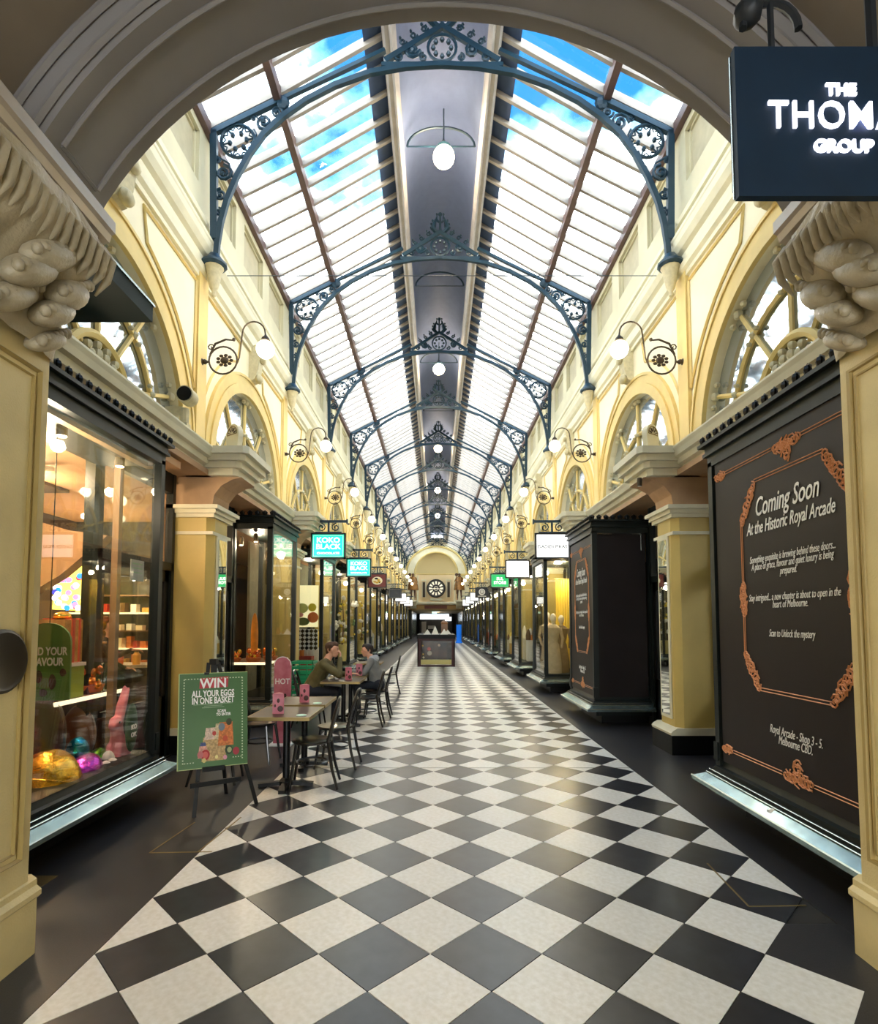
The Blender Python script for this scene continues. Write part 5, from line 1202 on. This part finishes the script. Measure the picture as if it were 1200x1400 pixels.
# lamps and track spots
for i, (x_, y_, z_) in enumerate(((-3.5, 4.6, 3.0), (-4.3, 6.6, 2.95))):
    t = thing('shop_pendant', ['round glowing pendant in the chocolate shop window', 'small glowing pendant deeper in the chocolate shop'][i], 'lamp', (x_, y_, z_)); b = MB(); b.ball((x_, y_, z_), .07 if i == 0 else .035, 12, 8); b.build('globe', pglobe if 0 else globe, t, smooth=True); b = MB(); b.tube([(x_, y_, z_+.05), (x_, y_, 3.42)], .006, 5); b.build('cord', blackf, t)
for i, (x_, y_) in enumerate(((-2.95, 4.22), (-2.98, 5.06))):
    t = thing('track_spot', ['cylindrical spotlight above the near end of the window display', 'cylindrical spotlight above the pink rabbit'][i], 'lamp', (x_, y_, 3.15)); b = MB(); b.lathe([(.04, 3.12), (.04, 3.3), (.03, 3.32)], (x_, y_, 0), 12); b.build('housing', mat('spot_bronze', (96, 84, 60), .4, metal=.5), t); b = MB(); b.lathe([(.034, 3.115), (.034, 3.12)], (x_, y_, 0), 12); b.build('lens', globe, t)
# foil eggs
def egg(label, c, r, m, M=None, group='foil wrapped eggs'):
    t = thing('foil_egg', label, 'egg', (c[0], c[1], c[2]-r[2]), 0, group); b = MB(); b.ball(c, r, 28, 20, M, .12); b.build('shell', m, t, smooth=True)
    b = MB(); a_ = [Vector((r[0]*1.01*cos(2*pi*i/24), r[1]*1.01*sin(2*pi*i/24), -r[2]*.0)) for i in range(24)]; b.tube([Vector(c)+((M @ q) if M else q) for q in a_], .003, 4, closed=True); b.build('foil_seam', m, t)
foil = lambda n, c: mat(n, c, .24, metal=.9, bump=1.0, bscale=9)
egg('large crinkled gold foil egg in the left shop window', (-3.02, 4.3, .40), (.25, .24, .27), foil('gold_foil', (226, 176, 60)), Matrix.Rotation(radians(-25), 3, 'X'))
egg('purple foil egg leaning against the gold egg', (-2.93, 4.6, .39), (.14, .15, .2), foil('purple_foil', (196, 70, 190)), Matrix.Rotation(radians(-50), 3, 'X'))
egg('upright blue foil egg behind the purple egg', (-3.12, 4.82, .54), (.09, .09, .12), foil('blue_foil', (30, 150, 190)))
egg('green foil egg behind the small white eggs', (-3.05, 4.98, .42), (.09, .09, .12), foil('green_foil', (120, 190, 60)), Matrix.Rotation(radians(-50), 3, 'X'))
egg('teal foil egg just behind the pink rabbit', (-2.93, 5.17, .33), (.055, .055, .08), foil('teal_foil', (30, 130, 160)))
b = MB(); b.box(-3.2, -3.04, 4.72, 4.92, .22, .42); b.box(-3.14, -2.98, 4.93, 5.05, .22, .3); b.build('riser_block', mat('stage_dark', (60, 48, 36), .5), room)
for i, (c, lb) in enumerate((((-2.93, 4.95, .45), 'topmost small white speckled egg beside the rabbit'), ((-2.86, 4.80, .40), 'small white speckled egg nearest the purple egg'), ((-2.86, 4.9, .40), 'small white speckled egg at the rabbit foot'))):
    egg(lb, c, (.05, .05, .06), mat('white_egg', (226, 220, 222), .6, bump=.3), None, 'small white eggs')
b = MB(); b.box(-2.99, -2.8, 4.74, 5.0, .22, .36); b.build('riser_block', mat('stage_dark', (60, 48, 36), .5), room)
def choc(label, c, r, col, tilt=0):
    t = thing('chocolate_egg', label, 'egg', (c[0], c[1], c[2]-r[2]), 0, 'giant chocolate eggs'); M = Matrix.Rotation(radians(tilt), 3, 'X'); b = MB(); b.ball(c, r, 28, 20, M, .1); b.build('shell', mat('choc_%d' % col[0], col, .3, coat=.3), t, smooth=True)
    b = MB(); b.tube([Vector(c)+M @ Vector((r[0]*1.005*sin(2*pi*i/28), 0, r[2]*1.005*cos(2*pi*i/28))) for i in range(28)], .004, 4, closed=True); b.build('seam', mat('choc_%d' % col[0], col, .3), t)
    b = MB(); b.lathe([(.08, c[2]-r[2]-.12), (.06, c[2]-r[2]+.03), (.07, c[2]-r[2]+.06)], (c[0], c[1], 0), 14); b.build('stand', mat('stage_dark', (60, 48, 36), .5), t)
choc('tallest dark chocolate egg at the left of the window display', (-3.32, 4.66, .72), (.17, .17, .36), (62, 32, 22)); choc('glossy milk chocolate egg behind the gold foil egg', (-3.42, 5.28, .60), (.15, .15, .26), (138, 84, 58)); choc('dark brown egg half hidden behind the pink rabbit', (-3.3, 5.5, .50), (.16, .16, .22), (72, 40, 28), 15)
t = thing('orange_panel', 'orange red upright card at the left edge of the window', 'card', (-3.15, 4.2, .22)); b = MB(); b.box(-3.4, -3.2, 4.37, 4.39, .22, .95); b.build('panel', mat('card_orange', (206, 70, 36), .5), t); b = MB(); b.box(-3.38, -3.22, 4.39, 4.5, .22, .24); b.build('foot', mat('card_orange', (206, 70, 36), .5), t)
# pink rabbit
t = thing('rabbit_figure', 'pink standing rabbit figure with tall ears in the shop window', 'figurine', (-2.93, 5.08, .22))
pkm = mat('rabbit_pink', (226, 130, 146), .6, var=.08, vscale=12)
pr = [((0, .06, .06), (0, .06, .12), .075, .085, 0), ((0, .05, .12), (0, .01, .3), .09, .06, 0), ((0, .0, .33), (0, -.02, .42), .05, .045, 0), ((0, -.02, .44), (0, -.06, .42), .052, .035, 0), ((0, .0, .47), (0, .03, .56), .028, .03, 0), ((0, .03, .56), (0, .08, .7), .03, .014, 0),
      ((.035, -.03, .26), (.04, -.06, .13), .028, .022, 0), ((-.035, -.03, .26), (-.04, -.06, .13), .028, .022, 0), ((.05, .07, .11), (.055, -.04, .035), .065, .035, 0), ((-.05, .07, .11), (-.055, -.04, .035), .065, .035, 0), ((0, .14, .08), (0, .16, .09), .035, .03, 0), ((.028, .0, .47), (.03, .035, .6), .02, .022, 0), ((.03, .035, .6), (.03, .085, .69), .022, .01, 0)]
capsules(pr, .008, [pkm], 'body', t, 4); t.scale = (1.18, 1.18, 1.18); b = MB()
for q in (-1, 1): b.ball((q*.042, -.045, .445), (.006, .008, .009), 6, 5)
b.build('eyes', mat('eye_dark', (40, 30, 26), .2), t, local=True)
# green egg decal card
t = thing('green_egg_card', 'dark green egg-shaped window card behind the pink rabbit', 'card', (-2.82, 5.14, .42)); b = MB(); b.ball((-2.83, 5.13, .68), (.02, .1, .22), 24, 16); b.build('card', mat('card_green_dark', (62, 96, 60), .5, var=.2, vscale=20), t, smooth=True)
Fk = lambda y_, z_: frame((-2.735, y_, z_), (0, 1, 0), (0, 0, 1))
text('lettering', 'KO', Fk(5.0, .71), .06, whitep, t, offset=.001); text('lettering', 'OK', Fk(5.0, .64), .06, whitep, t, offset=.001)
t = thing('window_notice', 'grey paper notice taped inside the shop window', 'notice', (-2.72, 4.97, 2.0)); b = MB(); b.box(-2.726, -2.722, 4.84, 5.06, 2.03, 2.22); b.build('sheet', mat('notice_grey', (168, 168, 158), .7), t); b = MB()
for z_ in (2.18, 2.14, 2.1): b.box(-2.7215, -2.7205, 4.87, 5.03, z_, z_+.01)
b.build('printed_lines', mat('fine_print_grey', (150, 176, 140), .6), t)
# shelf with goods
t = thing('display_shelf', 'thin white-edged display shelf across the chocolate shop window', 'shelf', (-3.4, 5.1, .96)); b = MB(); b.box(-3.62, -3.21, 4.62, 5.62, .95, .97); b.build('board', mat('shelf_wood', (110, 80, 56), .5), t); b = MB(); b.box(-3.21, -3.19, 4.62, 5.62, .945, .98); b.build('lit_edge', mat('shelf_edge', (255, 232, 190), .4, emit=.5), t)
b = MB(); b.box(-3.6, -3.57, 4.65, 4.68, .2, .95); b.box(-3.6, -3.57, 5.56, 5.59, .2, .95); b.build('upright', blackf, t)
t = thing('gift_box', 'lime green cube gift box on the display shelf', 'box', (-3.4, 4.95, .98)); b = MB(); b.box(-3.54, -3.25, 4.78, 5.07, .98, 1.26); b.build('box', mat('lime_green', (150, 160, 50), .5), t); b = MB(); b.box(-3.55, -3.24, 4.77, 5.08, 1.26, 1.29); b.build('lid', mat('lid_white_red', (236, 214, 200), .5), t)
t = thing('glass_hamper', 'tall clear hamper with red ribbon on top of the green box', 'hamper', (-3.4, 4.95, 1.3)); b = MB(); b.box(-3.52, -3.27, 4.82, 5.06, 1.3, 1.68); b.build('case', mat('amber_cellophane', (206, 150, 90), .2, coat=.5, var=.3, vscale=12), t); b = MB(); b.box(-3.53, -3.26, 4.9, 4.94, 1.295, 1.69); b.box(-3.53, -3.26, 5.0, 5.02, 1.295, 1.69); b.build('ribbon', mat('ribbon_red', (206, 66, 40), .4), t); b = MB(); b.ball((-3.38, 4.94, 1.71), (.07, .09, .04), 10, 6); b.build('topping', foil('gold_foil', (226, 176, 60)), t, smooth=True)
def foilpile(name, label, c, n, sp, grp=None, seed=1, cols=None):
    random.seed(seed); t = thing(name, label, 'basket', (c[0], c[1], c[2])); b = MB(); b.lathe([(sp*.8, c[2]), (sp*1.0, c[2]+.07), (sp*.96, c[2]+.07)], (c[0], c[1], 0), 16); b.build('tray', mat('basket_orange', (196, 104, 52), .5), t, smooth=True)
    for i in range(n):
        a = random.uniform(0, 6.3); r_ = sp*.8*sqrt(random.random()); z_ = c[2]+.06+random.random()*sp*1.0; b = MB(); b.ball((c[0]+r_*cos(a), c[1]+r_*sin(a), z_), (.038, .038, .05), 10, 7, Matrix.Rotation(random.uniform(-1, 1), 3, 'X')); b.build('wrapped_chocolate', foil(*random.choice(cols or (('orange_foil', (236, 130, 50)), ('gold_foil', (226, 176, 60)), ('copper_foil', (214, 110, 70))))), t, smooth=True)
foilpile('sweet_basket', 'basket heaped with orange and gold foil sweets on the shelf', (-3.4, 5.36, .98), 22, .15, seed=2)
foilpile('sweet_basket', 'orange foil sweets in a tray above the basket', (-3.5, 5.42, 1.24), 12, .13, seed=4)
b = MB(); b.box(-3.62, -3.36, 5.2, 5.62, 1.21, 1.235); b.build('upper_shelf', mat('shelf_wood', (110, 80, 56), .5), room)
t = thing('cake_stand', 'footed stand of gold wrapped chocolates beside the shop assistant', 'stand', (-3.62, 5.75, .98)); b = MB(); b.lathe([(.07, .98), (.02, 1.03), (.02, 1.4), (.14, 1.43), (.14, 1.45)], (-3.62, 5.75, 0), 16); b.build('stand', mat('amber_cellophane', (206, 150, 90), .2), t, smooth=True)
random.seed(5)
for i in range(14):
    a = i*2.4; r_ = .1*sqrt(random.random()); b = MB(); b.ball((-3.62+r_*cos(a), 5.75+r_*sin(a), 1.48+.2*i/14*1.2), (.04, .04, .045), 10, 7); b.build('wrapped_chocolate', foil('gold_foil', (226, 176, 60)), t, smooth=True)
# round topped green sign
t = thing('flavour_sign', 'round-topped green sign reading FIND YOUR FLAVOUR at the window edge', 'sign', (-3.05, 4.2, 1.0)); nrm2 = Vector((.25, -1, 0)).normalized(); ux = Vector((1, .25, 0)).normalized()
O2 = Vector((-2.97, 4.18, 0)); b = MB(); pts = [(-.16, 1.06), (.16, 1.06), (.16, 1.5)]+[(.16*cos(pi*i/12), 1.5+.15*sin(pi*i/12)) for i in range(1, 12)]+[(-.16, 1.5)]
FS = lambda p, q, t_: O2+ux*p+Vector((0, 0, q))-nrm2*t_
b.prism(pts, FS, 0, .03); b.build('panel', mat('sign_leaf_green', (92, 132, 60), .5), t)
for ln, z_ in (('FIND YOUR', 1.43), ('FLAVOUR', 1.35)): text('lettering', ln, frame(O2+nrm2*.004+Vector((0, 0, z_)), ux, (0, 0, 1)), .085, whitep, t, sx=.62, offset=.002)
b = MB()
for dx, z_, rx, rz2 in ((-.05, 1.24, .03, .05), (.04, 1.2, .035, .06), (.11, 1.27, .03, .03), (-.02, 1.12, .04, .03)): b.ball(FS(dx, z_, 0), (rx, .006, rz2), 10, 6)
b.build('print', brownp, t)
b = MB(); b.tube([(-2.97, 4.2, 1.64), (-2.97, 4.2, 3.42)], .004, 5); b.build('hanging_wire', blackf, t)
# back of the shop
t = thing('menu_screen', 'bright screen with colourful sweets on yellow at the back of the shop', 'screen', (-5.75, 8.5, 1.9)); sc = mat('screen_yellow', (240, 226, 60), .5, emit=1.2, ecol=(245, 235, 90)); b = MB(); b.prism([(-5.98, 1.86), (-5.55, 1.84), (-5.52, 2.74), (-5.98, 2.4)], lambda p, q, t_: (p, t_, q), 8.5, 8.54); b.build('screen', sc, t)
random.seed(9)
for i in range(30):
    x_ = -5.96+random.random()*.4; z_ = 1.88+random.random()**1.2*.5; c_ = random.choice([(40, 130, 220), (230, 120, 160), (245, 240, 240), (220, 60, 70), (60, 60, 160), (245, 240, 230), (240, 240, 245)]); b = MB(); b.lathe([(.045, 8.49-.0005*i), (.045, 8.5)], (x_, 0, z_), 10, 'y'); b.build('screen_shape', mat('screen_dot_%d' % c_[0]+'_%d' % c_[1], c_, .5, emit=1.0, ecol=c_), t)
t = thing('shelf_unit', 'dark wall shelving with lit boxes behind the shop counter', 'shelving', (-5.2, 9.4, 0)); random.seed(21)
b = MB(); b.box(-6.3, -4.3, 9.42, 9.5, .2, 2.3); b.build('back_panel', mat('shelving_dark', (40, 40, 32), .5), t)
for z_ in (.9, 1.2, 1.5, 1.8, 2.1):
    b = MB(); b.box(-6.3, -4.3, 9.2, 9.45, z_, z_+.025); b.build('shelf', mat('shelf_edge', (255, 232, 190), .4, emit=.5) if z_ in (1.2, 1.8) else mat('shelf_wood', (110, 80, 56), .5), t)
for z_ in (.925, 1.225, 1.525, 1.825):
    x_ = -6.25
    while x_ < -4.4:
        w__ = random.uniform(.05, .13); h__ = random.uniform(.08, .2); c_ = random.choice([(214, 120, 60), (240, 220, 180), (170, 50, 40), (220, 170, 80), (90, 60, 40), (230, 230, 220)]); b = MB(); b.box(x_, x_+w__, 9.24, 9.36, z_, z_+h__); b.build('packet', mat('packet_%d' % c_[0], c_, .4), t); x_ += w__+random.uniform(.02, .12)
t = thing('shop_counter', 'dark counter with pale top inside the chocolate shop', 'counter', (-4.9, 8.0, 0)); b = MB(); b.box(-6.0, -4.1, 7.95, 8.5, 0, 1.0); b.build('body', mat('counter_dark', (40, 36, 32), .4), t); b = MB(); b.box(-6.02, -4.08, 7.93, 8.52, 1.0, 1.04); b.build('top', mat('counter_pale', (226, 214, 190), .3), t)
for i in range(7):
    g_ = thing('jar', '%s jar along the shop counter from the left' % ORD[i].replace('nearest', 'first'), 'jar', (-5.9+i*.25, 8.05, 1.04), 0, 'jars on the shop counter'); c_ = [(120, 220, 170), (230, 190, 90), (214, 120, 60), (90, 160, 70), (240, 220, 190), (210, 90, 50), (230, 170, 70)][i]; b = MB(); b.lathe([(.05, 0), (.055, .05), (.055, .14), (.03, .17), (.03, .2)], (0, 0, 0), 12); b.build('body', mat('jar_%d' % i, c_, .3), g_, smooth=True, local=True); b = MB(); b.lathe([(.034, .19), (.034, .21)], (0, 0, 0), 12); b.build('lid', blackf, g_, local=True)
standing('person', 'shop assistant in black behind the chocolate shop window, seen in profile', 'person', (-4.5, 7.45, 0), .35, [skin, mat('black_shirt', (24, 24, 26), .8), mat('black_shirt', (24, 24, 26), .8), shoes], .99, .012, 1, hairm)

# ------------------------------------------------------------------ contents of the other bays
# second left bay: orange sweets on a white shelf
t = thing('display_shelf', 'white-edged shelf of orange sweets in the second left bay', 'shelf', (-3.2, 9.4, 1.0)); b = MB(); b.box(-3.6, -2.8, 9.05, 10.3, .97, .99); b.build('board', mat('shelf_wood', (110, 80, 56), .5), t); b = MB(); b.box(-3.6, -2.8, 9.03, 9.05, .96, 1.0); b.box(-2.8, -2.78, 9.05, 10.3, .96, 1.0); b.build('lit_edge', mat('shelf_edge', (255, 232, 190), .4, emit=.5), t)
b = MB(); b.box(-3.58, -3.54, 9.1, 9.14, .26, .97); b.box(-2.88, -2.84, 10.2, 10.24, .26, .97); b.build('upright', blackf, t)
for i, (x_, y_) in enumerate(((-3.42, 9.25), (-3.1, 9.3), (-2.95, 9.75), (-3.3, 9.9))): foilpile('sweet_basket', ['basket of orange foil sweets at the far left of the second bay shelf', 'basket of orange foil sweets by the corner post of the second bay', 'basket of gold sweets behind the side glass of the second bay', 'basket of sweets at the back of the second bay shelf'][i], (x_, y_, .99), 12, .13, seed=30+i)
t = thing('surfboard_sign', 'tall orange oval sign standing on the second bay shelf', 'sign', (-3.12, 9.2, .99)); b = MB(); b.ball((-3.14, 9.45, 1.4), (.065, .015, .42), 20, 14); b.build('board', mat('oval_orange', (240, 150, 40), .4, var=.2, vscale=8), t, smooth=True); b = MB(); b.box(-3.2, -3.08, 9.42, 9.48, .99, 1.01); b.build('foot', blackf, t)
for i, (x_, z_) in enumerate(((-3.1, 3.14), (-3.35, 3.08))):
    t = thing('track_spot', ['bronze ceiling spot at the corner of the second left bay', 'bronze ceiling spot deeper in the second left bay'][i], 'lamp', (x_, 9.3, z_)); b = MB(); b.lathe([(.035, z_-.1), (.04, z_+.02), (.02, z_+.05)], (x_, 9.3, 0), 10); b.build('housing', mat('spot_bronze', (96, 84, 60), .4, metal=.5), t); b = MB(); b.lathe([(.03, z_-.105), (.03, z_-.1)], (x_, 9.3, 0), 10); b.build('lens', globe, t)
# third left bay: poster over checkered panel
t = thing('window_poster', 'yellow poster with orange shapes above a black and white checkered panel', 'poster', (-3.0, 13.1, .9)); b = MB(); b.box(-3.36, -2.84, 13.1, 13.13, 1.55, 2.55); b.build('sheet', mat('poster_pale_yellow', (244, 232, 180), .6, emit=.25, ecol=(244, 232, 180)), t)
for i, (x_, z_, rx, rz2, c_) in enumerate(((-3.22, 2.0, .14, .12, (200, 206, 120)), (-2.98, 2.02, .1, .1, (240, 210, 40)), (-3.2, 1.68, .16, .1, (110, 130, 70)), (-2.96, 1.78, .13, .13, (236, 110, 50)), (-3.28, 1.84, .09, .06, (230, 150, 150)))):
    b = MB(); b.ball((x_, 13.1, z_), (rx, .006+.001*i, rz2), 16, 8); b.build('shape', mat('poster_shape_%d' % i, c_, .6), t)
b = MB()
b.box(-3.36, -2.84, 13.1, 13.13, 1.0, 1.5); b.build('checker_base', whitep, t)
for i in range(5):
    for j in range(5):
        if (i+j) % 2 == 0 or 1:
            cx_, cz_ = -3.31+i*.105, 1.05+j*.1
            b = MB(); r_ = .053; b.prism([(cx_-r_, cz_), (cx_, cz_-r_), (cx_+r_, cz_), (cx_, cz_+r_)], lambda p, q, t_: (p, t_, q), 13.094, 13.1); b.build('checker_diamond', blackf, t)
b = MB(); b.box(-3.34, -3.3, 13.13, 13.16, .26, 2.5); b.build('post', blackf, t)
# flower arrangements in fourth left bay
random.seed(14)
for i, (x_, y_, z_) in enumerate(((-3.0, 17.4, .26), (-2.95, 18.2, .26), (-2.95, 21.5, .26))):
    t = thing('flower_stand', ['white and yellow flowers in the fourth left bay, nearest stand', 'second stand of white flowers in the fourth left bay', 'white flowers on a branch in the fifth left bay'][i], 'flowers', (x_, y_, z_)); b = MB(); b.lathe([(.14, z_), (.12, z_+.4), (.16, z_+.7)], (x_, y_, 0), 14); b.build('vase', mat('vase_cream', (236, 216, 140), .4), t, smooth=True)
    for k in range(26):
        a = random.uniform(0, 6.3); r_ = random.uniform(0, .28); zz = z_+.75+random.random()*1.5; b = MB(); b.ball((x_+r_*cos(a), y_+r_*sin(a), zz), random.uniform(.04, .08), 8, 5); b.build('bloom', mat(*random.choice((('bloom_white', (246, 242, 232)), ('bloom_yellow', (236, 206, 70)), ('bloom_leaf', (86, 110, 56)), ('bloom_white', (246, 242, 232)))), rough=.7), t, smooth=True)
    b = MB(); b.tube([(x_, y_, z_+.6), (x_+.05, y_, z_+1.4), (x_, y_, z_+2.2)], [.03, .02, .01], 6); b.build('branch', brownp, t)
# mannequins in the third right bay
dress = mat('dress_beige', (206, 186, 152), .8, var=.12, vscale=8); dress2 = mat('dress_taupe', (150, 130, 104), .8, var=.15, vscale=8)
def mannequin(label, x_, y_, m_, h=1.0, hat=False):
    t = thing('mannequin', label, 'mannequin', (x_, y_, .26)); z0 = .26
    b = MB(); b.lathe([(.2, z0+.12*h), (.19, z0+.5*h), (.13, z0+.95*h), (.1, z0+1.02*h), (.13, z0+1.12*h), (.15, z0+1.28*h), (.17, z0+1.38*h), (.1, z0+1.45*h), (.045, z0+1.48*h)], (x_, y_, 0), 20, 'z', (1, .75)); b.build('dress', m_, t, smooth=True)
    b = MB()
    for sg in (-1, 1): b.tube([(x_+sg*.16, y_, z0+1.38*h), (x_+sg*.22, y_-.03, z0+1.1*h), (x_+sg*.17, y_-.1, z0+.86*h)], [.045, .036, .024], 8)
    b.build('sleeves', m_, t, smooth=True)
    b = MB(); b.tube([(x_, y_, z0+1.42*h), (x_, y_, z0+1.58*h)], [.045, .04], 8); b.ball((x_, y_-.01, z0+1.64*h), (.075, .09, .11), 12, 8); b.build('head', mat('mannequin_ivory', (226, 214, 190), .5), t, smooth=True)
    b = MB(); b.lathe([(.2, z0), (.2, z0+.02), (.015, z0+.03), (.015, z0+.3)], (x_, y_, 0), 16); b.build('base', sillrim, t)
mannequin('mannequin in a beige coat at the corner of the third right bay', X(1, 2.75), 13.25, dress, .92); mannequin('mannequin in a taupe dress beside the yellow curtain', X(1, 3.0), 13.5, dress2, .9); mannequin('mannequin in a pale dress behind the side glass of the third right bay', X(1, 2.78), 14.1, dress, .95)
t = thing('curtain', 'glowing yellow curtain at the back of the third right bay', 'curtain', (X(1, 3.2), 13.6, 2.9)); b = MB(); n = 24
for i in range(n): 
    x0_, x1_ = X(1, 2.95)+.36*i/n, X(1, 2.95)+.36*(i+1)/n; b.quad((x0_, 13.85+.02*sin(i*1.6), .5), (x1_, 13.85+.02*sin((i+1)*1.6), .5), (x1_, 13.85+.02*sin((i+1)*1.6), 2.75), (x0_, 13.85+.02*sin(i*1.6), 2.75))
b.build('drape', mat('curtain_yellow', (246, 214, 90), .7), t, smooth=True); b = MB(); b.tube([(X(1, 2.9), 13.85, 2.77), (X(1, 3.36), 13.85, 2.77)], .012, 6); b.build('rod', brass, t)
light('curtain_light', 'POINT', (X(1, 3.05), 13.5, 2.9), 14*LAMP, (1, .86, .5), None, .05)
# generic goods in remaining bays
random.seed(33)
for (s, j), tb in bays.items():
    if j in (0,) and s < 0: continue
    if (s, j) == (1, 1): continue
    y0 = 8.95+S*j; wg = WL if s < 0 else WR
    if j > 6: continue
    side = 'left' if s < 0 else 'right'
    for q in range(2):
        y_ = y0+.4+q*.75; xq = X(s, wg+.45); z_ = .26
        if s < 0 and j in (2, 3): continue
        c_ = random.choice([(214, 204, 176), (120, 70, 50), (60, 80, 70), (200, 160, 80), (180, 60, 50), (226, 222, 214)])
        t = thing('display_plinth', '%s display plinth with goods in the %s bay on the %s' % (['nearer', 'farther'][q], ORD[j+1], side), 'plinth', (xq, y_, z_))
        h = random.uniform(.5, 1.0); b = MB(); b.box(xq-.15, xq+.15, y_-.15, y_+.15, z_, z_+h); b.build('plinth', mat('plinth_%d' % c_[0], c_, .6), t)
        for r in range(3):
            c2 = random.choice([(240, 230, 200), (206, 120, 60), (90, 60, 40), (230, 200, 90), (200, 200, 196)]); rr = random.uniform(.04, .08); xx = xq+(r-1)*.1; hh = random.uniform(.15, .5); b = MB(); b.lathe([(rr, 0), (rr*1.1, hh*.4), (rr*.7, hh*.8), (rr*.3, hh)], (xx, y_, z_+h), 10); b.build('vessel', mat('vessel_%d' % c2[0], c2, .4), t, smooth=True)

# ------------------------------------------------------------------ small fixtures on the walls
t = thing('wall_camera', 'cream bracket camera with a dark round lens under the first left archivolt', 'camera', (-3.0, 6.3, 3.95))
b = MB(); b.tube([(-2.98, 6.33, 3.9), (-2.98, 6.33, 4.18)], .05, 8); b.box(-3.2, -2.93, 6.28, 6.38, 3.9, 4.0); b.box(-3.2, -3.0, 6.3, 6.36, 4.1, 4.2); b.build('bracket', leafm, t)
b = MB(); b.lathe([(.1, 0), (.1, .16), (.07, .2)], (-2.94, 6.22, 4.32), 16, 'y'); b.build('housing', leafm, t, smooth=True); b = MB(); b.lathe([(.085, -.01), (.085, .0)], (-2.94, 6.22, 4.32), 16, 'y'); b.build('lens', blackf, t)
for s in (-1, 1):
    t = thing('number_plaque', 'arch-topped cream plaque with slots above the nearest %s pilaster' % ('left' if s < 0 else 'right'), 'plaque', (X(s, 2.75), 7.0, 3.9))
    o_ = Vector((X(s, 2.74), 6.98, 0)); u_ = Vector((.8, s*.6, 0)) if s > 0 else Vector((.8, -.6, 0)); n_ = Vector((0, 0, 1)).cross(u_); n_ = n_ if n_.y > 0 else -n_
    FQ = lambda p, q_, t_: o_+u_*p+Vector((0, 0, q_))+n_*t_
    pts = [(-.11, 3.89), (.11, 3.89), (.14, 4.06)]+[(.14*cos(pi*i/10), 4.1+.14*sin(pi*i/10)) for i in range(11)]+[(-.14, 4.06)]
    b = MB(); b.prism(pts, FQ, 0, .07); b.build('plaque', cream2, t)
    b = MB(); b.tube([FQ(.105*cos(pi*i/10), 4.1+.105*sin(pi*i/10), -.004) for i in range(11)], .007, 4, closed=True); b.build('grille_rim', brass, t)
    for i in range(5):
        b = MB(); a = radians(20+i*35); b.beam(FQ(.04*cos(a), 4.1+.04*sin(a), -.003), FQ(.09*cos(a), 4.1+.09*sin(a), -.003), .018, .008); b.build('slot', brownp, t)
t = thing('ceiling_spot', 'small dark downlight under the right entablature', 'lamp', (X(1, 2.6), 7.1, 3.45)); b = MB(); b.lathe([(.03, 3.42), (.035, 3.5), (.03, 3.53)], (X(1, 2.56), 7.0, 0), 10); b.build('housing', bronze, t, smooth=True); b = MB(); b.lathe([(.026, 3.418), (.026, 3.422)], (X(1, 2.56), 7.0, 0), 10); b.build('lens', whitep, t)
t = thing('paper_cup_sill', 'crumpled white cup lying on the first right sill', 'litter', (X(1, 2.3), 4.05, .3)); b = MB(); b.lathe([(.02, 0), (.032, .06), (.034, .064)], (X(1, 2.30), 4.0, .29), 12, 'x'); b.build('cup', whitep, t, smooth=True); b = MB(); b.lathe([(.034, .06), (.036, .066)], (X(1, 2.30), 4.0, .29), 12, 'x'); b.build('rim', whitep, t)
t.name = 'paper_cup'
